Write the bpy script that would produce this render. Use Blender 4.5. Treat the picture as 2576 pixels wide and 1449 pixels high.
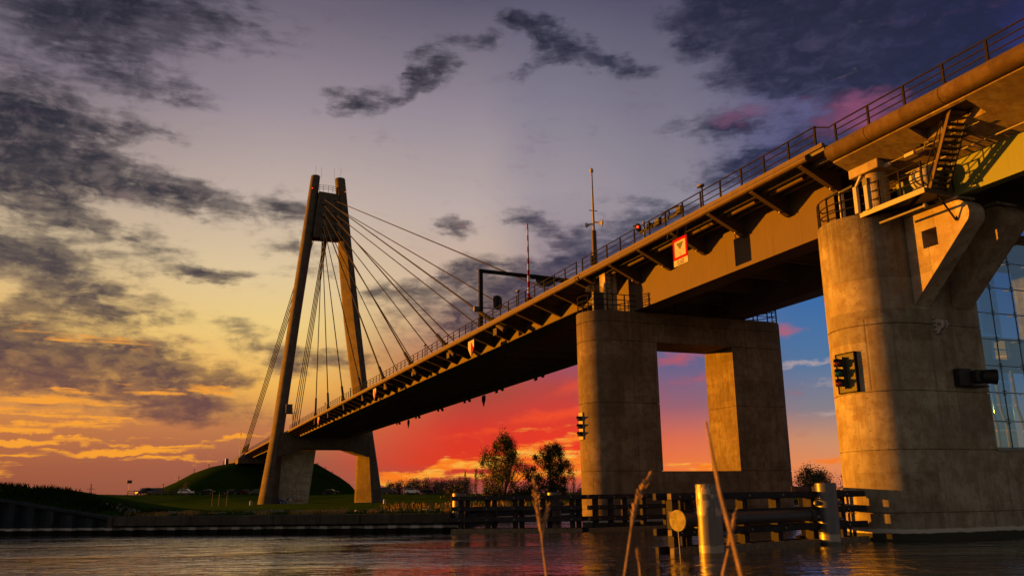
import bpy, bmesh, math, random
from mathutils import Vector, Matrix
R = random.Random(7)
PI = math.pi
for o in list(bpy.data.objects):
    bpy.data.objects.remove(o)
SC = bpy.context.scene
COL = SC.collection

# ------------------------------------------------------------------ camera
HEAD = 0.3855          # the camera looks 22 degrees to the right of the bridge's long axis (+Y)
PITCH = 0.2376
ROLL = 0.0140
CAM_H = 1.8
fw = Vector((math.sin(HEAD) * math.cos(PITCH), math.cos(HEAD) * math.cos(PITCH), math.sin(PITCH)))
rt = Vector((math.cos(HEAD), -math.sin(HEAD), 0))
up = rt.cross(fw)
r2 = rt * math.cos(ROLL) - up * math.sin(ROLL)
u2 = rt * math.sin(ROLL) + up * math.cos(ROLL)
cd = bpy.data.cameras.new('camera')
cam = bpy.data.objects.new('camera', cd)
COL.objects.link(cam)
M = Matrix((r2, u2, -fw)).transposed().to_4x4()
M.translation = Vector((0, 0, CAM_H))
cam.matrix_world = M
cd.sensor_width = 36
cd.lens = 2160 / 2576 * 36
cd.clip_start = 0.05
cd.clip_end = 9000
cd.dof.use_dof = True
cd.dof.focus_distance = 55
cd.dof.aperture_fstop = 6.5
SC.camera = cam

# ------------------------------------------------------------------ light and exposure
SC.view_settings.view_transform = 'Standard'
SC.view_settings.look = 'None'
SC.view_settings.exposure = 1.4
SC.view_settings.gamma = 1
SC.view_settings.use_curve_mapping = False
SUN_AZ = math.radians(38.5)   # from -X towards +Y
SUN_EL = math.radians(4.2)
sd = bpy.data.lights.new('sun', 'SUN')
sd.energy = 5.0
sd.angle = math.radians(0.5)
sd.color = (1.0, 0.315, 0.004)
sun = bpy.data.objects.new('sun', sd)
COL.objects.link(sun)
to_sun = Vector((-math.cos(SUN_AZ) * math.cos(SUN_EL), math.sin(SUN_AZ) * math.cos(SUN_EL), math.sin(SUN_EL)))
sun.rotation_euler = (-to_sun).to_track_quat('-Z', 'Y').to_euler()
sun.location = (-50, 40, 30)


def lin(c):
    out = []
    for v in c:
        v = v / 255
        out.append(v / 12.92 if v <= 0.04045 else ((v + 0.055) / 1.055) ** 2.4)
    return tuple(out)


class NT:
    """small helper for wiring nodes"""
    def __init__(s, tree):
        s.t = tree
        s.n = tree.nodes
        s.l = tree.links

    def link(s, a, b):
        if isinstance(a, bpy.types.NodeSocket):
            s.l.new(a, b)
        elif a is not None:
            b.default_value = a

    def node(s, kind, **kw):
        n = s.n.new(kind)
        for k, v in kw.items():
            setattr(n, k, v)
        return n

    def math(s, op, a, b=None, c=None, clamp=False):
        n = s.node('ShaderNodeMath', operation=op, use_clamp=clamp)
        for i, v in enumerate((a, b, c)):
            if v is not None:
                s.link(v, n.inputs[i])
        return n.outputs[0]

    def vmath(s, op, a, b=None, scale=None):
        n = s.node('ShaderNodeVectorMath', operation=op)
        s.link(a, n.inputs[0])
        if b is not None:
            s.link(b, n.inputs[1])
        if scale is not None:
            s.link(scale, n.inputs['Scale'])
        return n.outputs[0]

    def comb(s, x=0.0, y=0.0, z=0.0):
        n = s.node('ShaderNodeCombineXYZ')
        s.link(x, n.inputs[0]); s.link(y, n.inputs[1]); s.link(z, n.inputs[2])
        return n.outputs[0]

    def sep(s, v):
        n = s.node('ShaderNodeSeparateXYZ')
        s.link(v, n.inputs[0])
        return n.outputs

    def smooth(s, v, a, b, lo=0.0, hi=1.0):
        n = s.node('ShaderNodeMapRange', interpolation_type='SMOOTHSTEP')
        s.link(v, n.inputs[0]); s.link(a, n.inputs[1]); s.link(b, n.inputs[2]); s.link(lo, n.inputs[3]); s.link(hi, n.inputs[4])
        return n.outputs[0]

    def noise(s, vec, scale, detail=4, rough=0.55, dist=0.0):
        n = s.node('ShaderNodeTexNoise')
        s.link(vec, n.inputs['Vector']); n.inputs['Scale'].default_value = scale
        n.inputs['Detail'].default_value = detail; n.inputs['Roughness'].default_value = rough
        n.inputs['Distortion'].default_value = dist
        return n.outputs

    def mix(s, f, a, b, mode='MIX'):
        n = s.node('ShaderNodeMix', data_type='RGBA', blend_type=mode)
        s.link(f, n.inputs[0])
        for v, i in ((a, 6), (b, 7)):
            s.link((tuple(v) + (1,))[:4] if isinstance(v, tuple) else v, n.inputs[i])
        return n.outputs[2]

    def ramp(s, f, stops, interp='LINEAR'):
        n = s.node('ShaderNodeValToRGB')
        cr = n.color_ramp
        cr.interpolation = interp
        while len(cr.elements) < len(stops):
            cr.elements.new(0.5)
        for e, (p, c) in zip(cr.elements, sorted(stops)):
            e.position = p
            e.color = tuple(c) + (1,)
        s.link(f, n.inputs[0])
        return n.outputs[0]


# ------------------------------------------------------------------ dusk sky
world = bpy.data.worlds.new('World')
SC.world = world
world.use_nodes = True
wt = NT(world.node_tree)
wt.n.clear()
tc = wt.node('ShaderNodeTexCoord')
rot = wt.node('ShaderNodeVectorRotate', rotation_type='Z_AXIS')
rot.inputs['Angle'].default_value = HEAD
wt.link(tc.outputs['Generated'], rot.inputs['Vector'])
dvec = rot.outputs[0]
dx, dy, dz = wt.sep(dvec)
az = wt.math('MULTIPLY', wt.math('ARCTAN2', dx, dy), 180 / PI)
el = wt.math('MULTIPLY', wt.math('ARCSINE', dz), 180 / PI)
skyv = wt.comb(az, wt.math('MULTIPLY', el, 1.75), 0.0)
streakv = wt.comb(wt.math('MULTIPLY', az, 0.42), wt.math('MULTIPLY', el, 1.9), 3.0)
warp_n = wt.noise(skyv, 0.16, 5, 0.6)
warp_f = wt.noise(skyv, 0.75, 4, 0.6)
warp = wt.vmath('MULTIPLY', wt.vmath('SUBTRACT', warp_n[1], (0.5, 0.5, 0.5)), (7.0, 2.6, 0.0))
warp2 = wt.vmath('MULTIPLY', wt.vmath('SUBTRACT', warp_f[1], (0.5, 0.5, 0.5)), (1.8, 0.9, 0.0))
P = wt.vmath('ADD', wt.vmath('ADD', wt.comb(az, el, 0.0), warp), warp2)
n_big = wt.noise(skyv, 0.20, 9, 0.58, 0.5)[0]
n_mid = wt.noise(wt.vmath('ADD', skyv, (37.3, 12.1, 5.0)), 0.62, 9, 0.6, 0.35)[0]
n_fine = wt.noise(streakv, 0.85, 8, 0.6, 0.3)[0]
elf = wt.math('DIVIDE', el, 40.0, clamp=True)


def column(stops):
    return wt.ramp(elf, [(e / 40.0, lin(c)) for e, c in stops])


COLS = [
    (-150, column([(0, (172, 152, 124)), (5, (180, 166, 140)), (14, (168, 158, 142)), (32, (104, 98, 104)), (40, (74, 70, 84))])),  # unseen sky behind the camera, brightened low down to lift shaded pier faces
    (-32, column([(0, (140, 74, 58)), (2, (158, 84, 58)), (4, (186, 108, 56)), (6.5, (224, 150, 58)), (10, (230, 182, 94)), (15, (208, 182, 140)), (20, (168, 148, 140)), (25, (122, 110, 120)), (32, (92, 84, 98)), (40, (70, 64, 80))])),
    (-15, column([(0, (152, 84, 68)), (2.2, (158, 86, 66)), (4.5, (190, 116, 64)), (7, (238, 176, 74)), (11, (236, 202, 124)), (14.5, (222, 196, 152)), (19, (194, 174, 160)), (25, (152, 138, 146)), (31, (108, 98, 112)), (40, (76, 70, 86))])),
    (-3, column([(0, (150, 80, 80)), (0.8, (168, 70, 60)), (2.2, (222, 46, 20)), (4.2, (214, 44, 26)), (6.5, (164, 66, 48)), (9, (168, 96, 70)), (13, (208, 176, 146)), (19, (186, 168, 162)), (25, (148, 136, 146)), (32, (92, 86, 104)), (40, (70, 66, 84))])),
    (3.0, column([(0, (140, 80, 92)), (1.2, (222, 90, 50)), (2.6, (236, 44, 18)), (4.5, (222, 48, 24)), (7, (178, 62, 54)), (9.5, (130, 84, 110)), (14, (150, 130, 136)), (20, (158, 146, 152)), (26, (126, 120, 136)), (32, (90, 86, 106)), (40, (68, 66, 86))])),
    (11, column([(0, (236, 92, 44)), (1.5, (238, 120, 56)), (3.5, (216, 104, 74)), (5.5, (150, 92, 106)), (8.5, (92, 92, 132)), (12, (104, 110, 140)), (18, (146, 138, 148)), (25, (120, 114, 130)), (32, (80, 76, 98)), (40, (60, 58, 80))])),
    (20, column([(0, (214, 118, 92)), (1.5, (226, 136, 84)), (3.2, (198, 138, 104)), (5, (132, 122, 130)), (8, (78, 112, 152)), (12, (54, 102, 160)), (18, (62, 74, 124)), (22, (86, 84, 122)), (27, (92, 88, 118)), (33, (62, 60, 88)), (40, (48, 48, 76))])),
    (33, column([(0, (190, 116, 96)), (3, (170, 124, 110)), (6, (100, 112, 146)), (12, (40, 74, 132)), (20, (34, 42, 100)), (27, (42, 42, 88)), (33, (46, 46, 86)), (40, (40, 40, 70))])),
    (150, column([(0, (172, 152, 124)), (5, (180, 166, 140)), (14, (168, 158, 142)), (32, (104, 98, 104)), (40, (74, 70, 84))])),  # same brightened fill sky, other side of the seam behind the camera
]
azw = wt.math('ADD', az, wt.math('MULTIPLY', wt.math('SUBTRACT', n_big, 0.5), 3.0))
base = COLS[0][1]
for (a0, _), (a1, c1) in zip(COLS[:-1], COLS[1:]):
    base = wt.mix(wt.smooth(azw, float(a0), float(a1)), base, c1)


def blobs(items, cap=1.0):
    """soft elliptical cloud masses: centre azimuth/elevation, half widths, tilt (degrees), weight"""
    acc = None
    for a, e, ra, re, tilt, wgt in items:
        m = wt.node('ShaderNodeMapping', vector_type='TEXTURE')
        wt.link(P, m.inputs['Vector'])
        m.inputs['Location'].default_value = (a, e, 0)
        m.inputs['Rotation'].default_value = (0, 0, math.radians(tilt))
        m.inputs['Scale'].default_value = (ra, re, 1)
        g = wt.node('ShaderNodeTexGradient', gradient_type='SPHERICAL')
        wt.l.new(m.outputs[0], g.inputs[0])
        acc = wt.math('MULTIPLY', g.outputs['Fac'], wgt) if acc is None else wt.math('MULTIPLY_ADD', g.outputs['Fac'], wgt, acc)
    return wt.math('MINIMUM', acc, cap)


#__BLOBS__
DARK = [
    (-31.5, 20.2, 5.0, 2.6, 0, 1.2),     (-29, 28.5, 10, 5, 0, .95), (-22, 30, 9, 3, -8, .6), (-30.5, 22.5, 8, 3.0, 0, .9), (-31, 19.5, 6.5, 3.6, 0, 1.4), (-24.5, 25.0, 6, 1.6, -6, .6), (-24.5, 22.0, 5, 1.0, 0, .5),
    (-22.5, 18.6, 8, 2.0, -8, 1.15), (-28, 16.2, 9, 1.6, -12, 1.0), (-30, 14.2, 6.5, 2.0, -6, 1.2), (-15.4, 18.4, 2.6, 1.5, -25, .9), (-15, 16.0, 4, .9, -4, .7), (-20.5, 14.0, 4.6, .8, 0, 1.0),
    (-26, 11.6, 6.0, 1.7, -4, 1.1), (-25.5, 12.9, 3, .8, 0, .8), (-26.5, 7.8, 11, 2.9, -4, 1.6), (-28, 8.2, 6, 1.6, -4, .8), (-31, 9.2, 5, 3.2, 0, 1.0), (-21, 5.6, 8, 1.4, -4, .9), (-16.2, 9.8, 5, 1.3, -14, .9), (-12.5, 8.8, 5, 1.3, 0, .9),
    (-18, 7.8, 3.6, 1.2, 0, .95), (-7.5, 13.6, 5, 1.0, 4, .7), (-13.5, 14.6, 3.6, .9, 0, .6), (-1.4, 14.4, 4.6, 1.8, -6, 1.1), (-2, 11.8, 8.5, 3.6, -8, 1.15), (3.5, 14.2, 5, 2.6, -4, 1.2), (6, 16, 4, 2, 0, .7), (-3.7, 17.4, 2.0, 1.0, -20, .8),
    (.7, 18.2, 3.2, 1.1, -6, .75), (3.4, 17.3, 2.6, 1.1, -10, .7), (-11.6, 25.2, 2.4, 1.2, -14, .95), (-9.2, 25.8, 2.6, 1.1, 10, .7), (-7.2, 26.8, 2.0, 1.2, 30, .7), (-5.4, 28.4, 2.6, 2.0, 40, .75), (-2.8, 29.6, 2.2, 1.0, -10, .8), (1.0, 30.6, 3.6, 1.2, -14, 1.15),
    (4.6, 29.2, 4.4, 1.3, -16, 1.15), (7.4, 27.7, 3.4, .9, -6, .85), (2.2, 28.0, 2.0, .9, 20, .6), (21, 28.4, 11, 5, -6, 1.6), (25, 25.8, 9, 4.2, -18, 1.6), (29.5, 27, 6, 5, 0, 1.3), (17.5, 30, 7, 2.6, 0, 1.3), (15, 23.6, 5.5, 1.5, 0, .85),
    (23, 22, 6, 3.0, -10, .9), (16, 20.6, 5, 1.6, 4, 1.1), (19.5, 21, 5, 1.6, 0, .8), (10.5, 17.2, 5.6, 2.4, -8, 1.3), (13.5, 17.0, 5, 2.2, 0, 1.1), (6.4, 13.6, 5.6, 2.6, 0, 1.0), (8.5, 15, 4, 2, 0, .9),
]
BRIGHT = [
    (-29, 4.3, 6, .30, 2, 1.0), (-27, 3.5, 7, .26, 3, 1.0), (-23, 3.1, 6, .34, 5, 1.1), (-21, 2.6, 4, .22, 4, .9), (-31.5, 1.7, 3.0, .5, 10, 1.0), (-31, 5.1, 5, .26, 0, .9), (-30, 2.7, 4, .2, 4, .7),
    (-25.5, 4.8, 5, .22, -3, .8), (-28.5, 5.9, 5, .5, -3, .8), (-18.5, 3.7, 4, .2, 5, .7), (-20, .95, 2.2, .18, -6, .5), (-23.5, 6.6, 3, .4, 0, .7), (-27, 9.6, 4.5, .5, -6, .6), (-19.5, 7.0, 3.5, .4, -8, .6),
]
FIRE = [
    (-6.0, 1.6, 4.0, .5, 6, 1.2), (-2.5, 2.2, 4.0, .6, 9, 1.2), (1.0, 2.7, 3.6, .6, 6, 1.1), (3.6, 2.2, 3.4, .6, 0, 1.2), (2.0, 1.5, 3.4, .7, 0, 1.2), (-1.0, 1.3, 4.0, .4, 0, .9), (5.0, 3.6, 3.0, .45, 10, .9), (2.0, 4.2, 3.0, .3, 6, .6), (-7.5, .9, 3.6, .35, 0, 1.0), (5.5, 1.6, 2.6, .5, 0, .9), (12.5, 1.6, 4.0, .6, 4, .8), (20.5, 2.0, 3.0, .4, 4, .6),
]
PINK = [
    (23.5, 22.6, 4.5, 2.2, -16, .9), (17, 24.2, 5, 1.0, 0, .5), (11.0, 8.9, 3.6, .9, 10, .7), (12.3, 7.6, 3.0, .6, 6, .55), (17.3, 9.9, 2.4, .9, 10, .8), (4.5, 7.3, 4.0, .8, 14, 1.0), (2.5, 5.2, 5, .7, 8, .9), (5.2, 5.9, 3.0, .6, 8, .9), (-2.5, 3.8, 5, .5, 6, .7),
]
WHITE = [(19.5, 7.6, 4.5, .35, 3, .8), (20.5, 6.4, 4, .3, 2, .6), (20, 4.6, 4, .4, 4, .6)]
MASS = [(-31.5, 20.0, 7.5, 2.8, 0, 1.3), (-29, 29.5, 12, 4.5, 0, .75), (22, 28.5, 13, 5.5, -8, 1.3), (27, 25, 8, 4, -20, 1.0), (-27.5, 8.0, 9, 2.2, -4, 1.0), (11.5, 16.8, 6, 1.8, -4, 1.0), (-1, 11.8, 7, 2.6, -8, .8), (-21, 18.3, 6, 1.0, -6, .6), (-30.5, 14.4, 4.5, 1.3, -8, .8), (6.4, 13.4, 5, 2.0, 0, .9)]
n_soft = wt.noise(wt.vmath('ADD', streakv, (11.0, 4.0, 2.0)), 0.45, 7, 0.55, 0.6)[0]
N = wt.math('MULTIPLY_ADD', n_mid, 0.36, wt.math('MULTIPLY_ADD', n_big, 0.34, wt.math('MULTIPLY', n_fine, 0.30)))
shape = wt.math('SUBTRACT', N, 0.5)
dark_b = blobs(DARK, 0.92)
raw = wt.math('MULTIPLY_ADD', shape, 4.4, dark_b)
dens = wt.smooth(raw, 0.0, 1.05)
dens = wt.math('MULTIPLY', dens, wt.smooth(dark_b, 0.0, 0.34))
mass_b = blobs(MASS)
massd = wt.smooth(wt.math('MULTIPLY_ADD', wt.math('SUBTRACT', n_soft, 0.5), 2.0, mass_b), 0.05, 1.1)
massd = wt.math('MULTIPLY', massd, wt.math('MULTIPLY', wt.smooth(mass_b, 0.0, 0.4), 0.85))
dens = wt.math('SUBTRACT', 1.0, wt.math('MULTIPLY', wt.math('SUBTRACT', 1.0, dens), wt.math('SUBTRACT', 1.0, massd)))
azr = wt.smooth(az, -9.0, 10.0)
cl_left = wt.ramp(elf, [(0.0, lin((112, 56, 52))), (0.14, lin((92, 54, 58))), (0.22, lin((66, 42, 48))), (0.33, lin((50, 38, 46))), (0.5, lin((22, 18, 23))), (0.75, lin((24, 20, 26))), (1.0, lin((26, 22, 29)))])
cl_right = wt.ramp(elf, [(0.0, lin((120, 60, 60))), (0.2, lin((66, 46, 70))), (0.33, lin((54, 46, 70))), (0.45, lin((32, 35, 60))), (0.62, lin((32, 32, 52))), (1.0, lin((28, 27, 42)))])
cl = wt.mix(azr, cl_left, cl_right)
cl = wt.mix(wt.smooth(n_mid, 0.42, 0.70, 0.0, 0.26), cl, base)
sky = wt.mix(wt.math('MULTIPLY', wt.smooth(N, 0.52, 0.72), 0.22), base, cl)
br = blobs([(a_, e_, ra_, re_ * 1.15, t_, w_ * 1.25) for a_, e_, ra_, re_, t_, w_ in BRIGHT])
n_str = wt.noise(wt.comb(wt.math('MULTIPLY', az, 0.20), wt.math('MULTIPLY', el, 3.0), 9.0), 0.9, 8, 0.62, 0.2)[0]
brd = wt.smooth(wt.math('MULTIPLY_ADD', wt.math('SUBTRACT', n_str, 0.5), 4.0, br), 0.15, 1.0)
pk = wt.smooth(wt.math('MULTIPLY_ADD', shape, 2.2, blobs(PINK)), 0.1, 1.0)
sky = wt.mix(wt.math('MULTIPLY', dens, 0.95), sky, cl)
pinkc = wt.ramp(elf, [(0.0, lin((244, 84, 20))), (0.13, lin((242, 72, 18))), (0.19, lin((214, 70, 48))), (0.25, lin((196, 84, 84))), (0.5, lin((150, 78, 108))), (0.7, lin((140, 76, 110)))])
sky = wt.mix(wt.math('MULTIPLY', pk, 0.8), sky, pinkc)
sky = wt.mix(wt.math('MULTIPLY', brd, wt.math('MULTIPLY', wt.smooth(br, 0.02, 0.3), 0.95)), sky, lin((246, 156, 34)))
fi = blobs(FIRE)
fid = wt.math('MULTIPLY', wt.smooth(wt.math('MULTIPLY_ADD', wt.math('SUBTRACT', n_str, 0.5), 3.2, fi), 0.15, 0.95), wt.smooth(fi, 0.02, 0.3))
sky = wt.mix(fid, sky, wt.mix(wt.smooth(n_fine, 0.45, 0.68), lin((246, 120, 24)), lin((250, 190, 70))))
wh = blobs(WHITE)
sky = wt.mix(wt.math('MULTIPLY', wt.smooth(wt.math('MULTIPLY_ADD', wt.math('SUBTRACT', n_fine, 0.5), 1.4, wh), 0.2, 0.9), 0.6), sky, lin((198, 170, 160)))
low = wt.smooth(el, -1.0, -6.0)
sky = wt.mix(low, sky, lin((40, 34, 32)))
nish = wt.node('ShaderNodeTexSky', sky_type='NISHITA', sun_disc=False)
nish.sun_elevation = SUN_EL
nish.sun_rotation = -(PI / 2 - SUN_AZ)
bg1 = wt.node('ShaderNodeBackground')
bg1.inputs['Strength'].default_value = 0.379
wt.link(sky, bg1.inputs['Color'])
bg2 = wt.node('ShaderNodeBackground')
wt.link(wt.mix(1.0, nish.outputs[0], (0.04, 0.05, 0.09), 'MULTIPLY'), bg2.inputs['Color'])
bg2.inputs['Strength'].default_value = 0.05
add = wt.node('ShaderNodeAddShader')
wt.l.new(bg1.outputs[0], add.inputs[0]); wt.l.new(bg2.outputs[0], add.inputs[1])
wo = wt.node('ShaderNodeOutputWorld')
wt.l.new(add.outputs[0], wo.inputs['Surface'])
world.cycles.sampling_method = 'MANUAL'
world.cycles.sample_map_resolution = 512


# ------------------------------------------------------------------ materials
def new_mat(name):
    m = bpy.data.materials.new(name)
    m.use_nodes = True
    t = NT(m.node_tree)
    t.n.clear()
    out = t.node('ShaderNodeOutputMaterial')
    b = t.node('ShaderNodeBsdfPrincipled')
    t.l.new(b.outputs[0], out.inputs[0])
    return m, t, b, out


def bump(t, b, h, strength, dist):
    n = t.node('ShaderNodeBump')
    n.inputs['Strength'].default_value = strength
    n.inputs['Distance'].default_value = dist
    t.link(h, n.inputs['Height'])
    t.l.new(n.outputs[0], b.inputs['Normal'])


def plain(name, c, rough=0.6, var=0.25, scale=6.0, metal=0.0, bmp=0.0, streak=0.0, dirt=None, spec=0.3):
    """paint, metal, wood: a colour with mottling, streaks that run down, fine relief"""
    m, t, b, _ = new_mat(name)
    g = t.node('ShaderNodeNewGeometry')
    pos = g.outputs['Position']
    n = t.noise(pos, scale, 6, 0.6)[0]
    dk = tuple(v * (1 - var) for v in c)
    lt = tuple(min(1, v * (1 + var)) for v in c)
    col = t.mix(t.smooth(n, 0.3, 0.7), dk, lt)
    if streak:
        s = t.noise(t.vmath('MULTIPLY', pos, (9.0, 9.0, 0.35)), 1.0, 5, 0.6)[0]
        col = t.mix(t.smooth(s, 0.52, 0.72, 0.0, streak), col, dirt or tuple(v * 0.4 for v in c))
    t.link(col, b.inputs['Base Color'])
    t.link(t.math('MULTIPLY_ADD', n, 0.2, rough - 0.1), b.inputs['Roughness'])
    b.inputs['Metallic'].default_value = metal
    b.inputs['Specular IOR Level'].default_value = spec
    if bmp:
        bump(t, b, t.noise(pos, scale * 6, 5, 0.6)[0], bmp, 0.01)
    return m


def concrete(name, c, tide=False, boards=False, stain=0.5):
    m, t, b, _ = new_mat(name)
    g = t.node('ShaderNodeNewGeometry')
    pos = g.outputs['Position']
    x, y, z = t.sep(pos)
    big = t.noise(pos, 0.55, 5, 0.6)[0]
    mid = t.noise(pos, 2.6, 7, 0.65)[0]
    fin = t.noise(pos, 24.0, 5, 0.7)[0]
    col = t.mix(t.smooth(big, 0.3, 0.7), tuple(v * 0.70 for v in c), tuple(v * 1.12 for v in c))
    col = t.mix(t.smooth(mid, 0.40, 0.66, 0.0, 0.8), col, tuple(v * q for v, q in zip(c, (0.62, 0.50, 0.38))))
    patch = t.noise(t.vmath('MULTIPLY', pos, (0.8, 0.8, 0.5)), 1.3, 4, 0.5)[0]
    col = t.mix(t.smooth(patch, 0.50, 0.56, 0.0, 0.28), col, tuple(v * q for v, q in zip(c, (0.55, 0.47, 0.40))))
    col = t.mix(t.smooth(mid, 0.38, 0.2, 0.0, 0.35), col, tuple(min(1, v * 1.3) for v in c))
    st = t.noise(t.vmath('MULTIPLY', pos, (3.4, 3.4, 0.10)), 1.0, 7, 0.68)[0]
    col = t.mix(t.smooth(st, 0.47, 0.68, 0.0, stain), col, tuple(v * q for v, q in zip(c, (0.42, 0.36, 0.30))))
    # formwork seams: fine vertical lines, one metre eighty apart, and a few pits
    fx = t.math('PINGPONG', t.math('ADD', t.math('ADD', x, y), t.math('MULTIPLY', t.math('FLOOR', t.math('MULTIPLY', z, 0.36)), 0.4)), 0.95)
    seam = t.smooth(fx, 0.018, 0.0)
    fz = t.math('PINGPONG', z, 0.62)
    seam = t.math('MAXIMUM', seam, t.math('MULTIPLY', t.smooth(fz, 0.012, 0.0), 0.35))
    col = t.mix(t.math('MULTIPLY', seam, 0.55), col, tuple(v * 0.35 for v in c))
    hx = t.math('SUBTRACT', t.math('PINGPONG', t.math('ADD', x, y), 0.475), 0.24)
    hz_ = t.math('SUBTRACT', t.math('PINGPONG', z, 0.62), 0.31)
    ph = t.smooth(t.math('ADD', t.math('MULTIPLY', hx, hx), t.math('MULTIPLY', hz_, hz_)), 0.0011, 0.0004)
    col = t.mix(t.math('MULTIPLY', ph, 0.6), col, tuple(v * 0.25 for v in c))
    col = t.mix(t.smooth(fin, 0.55, 0.8, 0.0, 0.35), col, tuple(v * 0.5 for v in c))
    wn = t.node('ShaderNodeTexWhiteNoise', noise_dimensions='2D')
    t.link(t.comb(t.math('FLOOR', t.math('MULTIPLY', t.math('ADD', t.math('ADD', x, y), t.math('MULTIPLY', t.math('FLOOR', t.math('MULTIPLY', z, 0.36)), 0.4)), 0.5263)), t.math('FLOOR', t.math('MULTIPLY', z, 0.8065))), wn.inputs['Vector'])
    tone = t.math('MULTIPLY_ADD', wn.outputs['Value'], 0.30, 0.82)
    col = t.mix(1.0, col, t.comb(tone, tone, tone), 'MULTIPLY')
    h = t.math('MULTIPLY_ADD', fin, 0.5, t.math('MULTIPLY', mid, 0.8))
    if boards:
        bz = t.math('PINGPONG', t.math('MULTIPLY_ADD', big, 0.04, z), 0.11)
        col = t.mix(t.smooth(bz, 0.03, 0.0, 0.0, 0.5), col, tuple(v * 0.45 for v in c))
        h = t.math('MULTIPLY_ADD', t.smooth(bz, 0.0, 0.02), 1.5, h)
    if tide:
        zz = t.math('MULTIPLY_ADD', t.math('SUBTRACT', mid, 0.5), 0.13, z)
        white = t.math('MULTIPLY', t.smooth(zz, 0.27, 0.31), t.smooth(zz, 0.46, 0.40))
        col = t.mix(t.math('MULTIPLY', white, 0.75), col, (0.46, 0.45, 0.42))
        col = t.mix(t.smooth(zz, 0.30, 0.26), col, (0.03, 0.032, 0.022))
        drip = t.math('MULTIPLY', t.smooth(z, 8.6, 12.3), t.smooth(t.noise(t.vmath('MULTIPLY', pos, (5.5, 5.5, 0.07)), 1.0, 6, 0.7)[0], 0.42, 0.64))
        col = t.mix(t.math('MULTIPLY', drip, 0.55), col, tuple(v * q for v, q in zip(c, (0.34, 0.24, 0.16))))
        moss = t.math('MULTIPLY', t.smooth(t.math('MULTIPLY_ADD', mid, 1.6, z), 12.2, 13.0), t.smooth(fin, 0.35, 0.6))
        col = t.mix(t.math('MULTIPLY', moss, 0.65), col, (0.05, 0.042, 0.028))
    t.link(col, b.inputs['Base Color'])
    b.inputs['Roughness'].default_value = 0.9
    b.inputs['Specular IOR Level'].default_value = 0.25
    bump(t, b, t.math('MULTIPLY_ADD', seam, -1.0, h), 0.55, 0.012)
    return m


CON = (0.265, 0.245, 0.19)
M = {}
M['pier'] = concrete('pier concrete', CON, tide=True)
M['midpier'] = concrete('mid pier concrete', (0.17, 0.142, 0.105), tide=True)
M['console'] = concrete('console concrete', (0.34, 0.30, 0.235), stain=0.25)
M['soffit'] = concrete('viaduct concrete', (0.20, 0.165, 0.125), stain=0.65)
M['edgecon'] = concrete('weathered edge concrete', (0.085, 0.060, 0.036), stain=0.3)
M['tower'] = concrete('tower concrete', (0.115, 0.092, 0.07), boards=True)
M['pale'] = concrete('pale board marked concrete', (0.46, 0.43, 0.35), boards=True, stain=0.3)
M['quay'] = concrete('quay concrete', (0.055, 0.05, 0.042), tide=True, stain=0.8)
M['girder'] = plain('girder paint', (0.082, 0.058, 0.04), 0.6, 0.10, 0.8, streak=0.35, spec=0.1)
M['under'] = plain('underside paint', (0.07, 0.06, 0.05), 0.6, 0.15, 1.0)
M['bracket'] = plain('bracket paint', (0.05, 0.038, 0.03), 0.65, 0.12, 1.2, spec=0.1)
M['rail'] = plain('railing paint', (0.016, 0.014, 0.014), 0.8, 0.2, 9.0, spec=0.03)
M['edge'] = plain('edge beam paint', (0.085, 0.062, 0.043), 0.6, 0.15, 2.0, streak=0.4, spec=0.12)
M['web'] = plain('pale girder paint', (0.105, 0.135, 0.04), 0.55, 0.08, 0.7, streak=0.2)
M['dark'] = plain('dark metal', (0.035, 0.034, 0.036), 0.5, 0.25, 8.0)
M['black'] = plain('matt black', (0.012, 0.012, 0.013), 0.6, 0.3, 8.0)
M['galv'] = plain('galvanised steel', (0.16, 0.15, 0.135), 0.55, 0.15, 9.0, metal=0.2)
M['cable'] = plain('stay cable sheath', (0.013, 0.010, 0.009), 0.7, 0.15, 3.0, spec=0.1)
M['white'] = plain('white paint', (0.34, 0.33, 0.31), 0.7, 0.05, 3.0, streak=0.15, spec=0.1)
M['cream'] = plain('cream paint', (0.25, 0.23, 0.18), 0.5, 0.08, 3.0, streak=0.2)
M['olive'] = plain('olive panel paint', (0.10, 0.10, 0.045), 0.7, 0.15, 4.0, streak=0.3, spec=0.1)
M['disc'] = plain('faded yellow disc paint', (0.19, 0.17, 0.06), 0.6, 0.35, 5.0, bmp=0.4, spec=0.1)
M['red'] = plain('red paint', (0.26, 0.003, 0.003), 0.85, 0.1, 5.0, spec=0.02)
M['orange'] = plain('ochre machine paint', (0.70, 0.36, 0.02), 0.5, 0.1, 3.0)
M['timber'] = plain('tarred timber', (0.022, 0.021, 0.025), 0.75, 0.4, 5.0, bmp=0.5, streak=0.4, spec=0.15)
M['timberend'] = plain('weathered timber', (0.13, 0.10, 0.062), 0.8, 0.4, 9.0, bmp=0.6, streak=0.7)
M['asphalt'] = plain('asphalt', (0.05, 0.05, 0.05), 0.9, 0.2, 4.0)
M['bark'] = plain('bark', (0.07, 0.055, 0.04), 0.9, 0.3, 5.0, bmp=0.5)
M['leaf'] = plain('spring leaves', (0.045, 0.05, 0.016), 0.6, 0.45, 0.9)
M['leafdark'] = plain('dark leaves', (0.025, 0.036, 0.013), 0.6, 0.4, 0.9)
M['twig'] = plain('bare twigs', (0.11, 0.085, 0.065), 0.8, 0.3, 1.5)
M['reed'] = plain('dry reed', (0.30, 0.19, 0.09), 0.7, 0.3, 60.0)
M['dry'] = plain('dry grass', (0.26, 0.17, 0.06), 0.95, 0.4, 1.5, spec=0.0)
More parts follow.
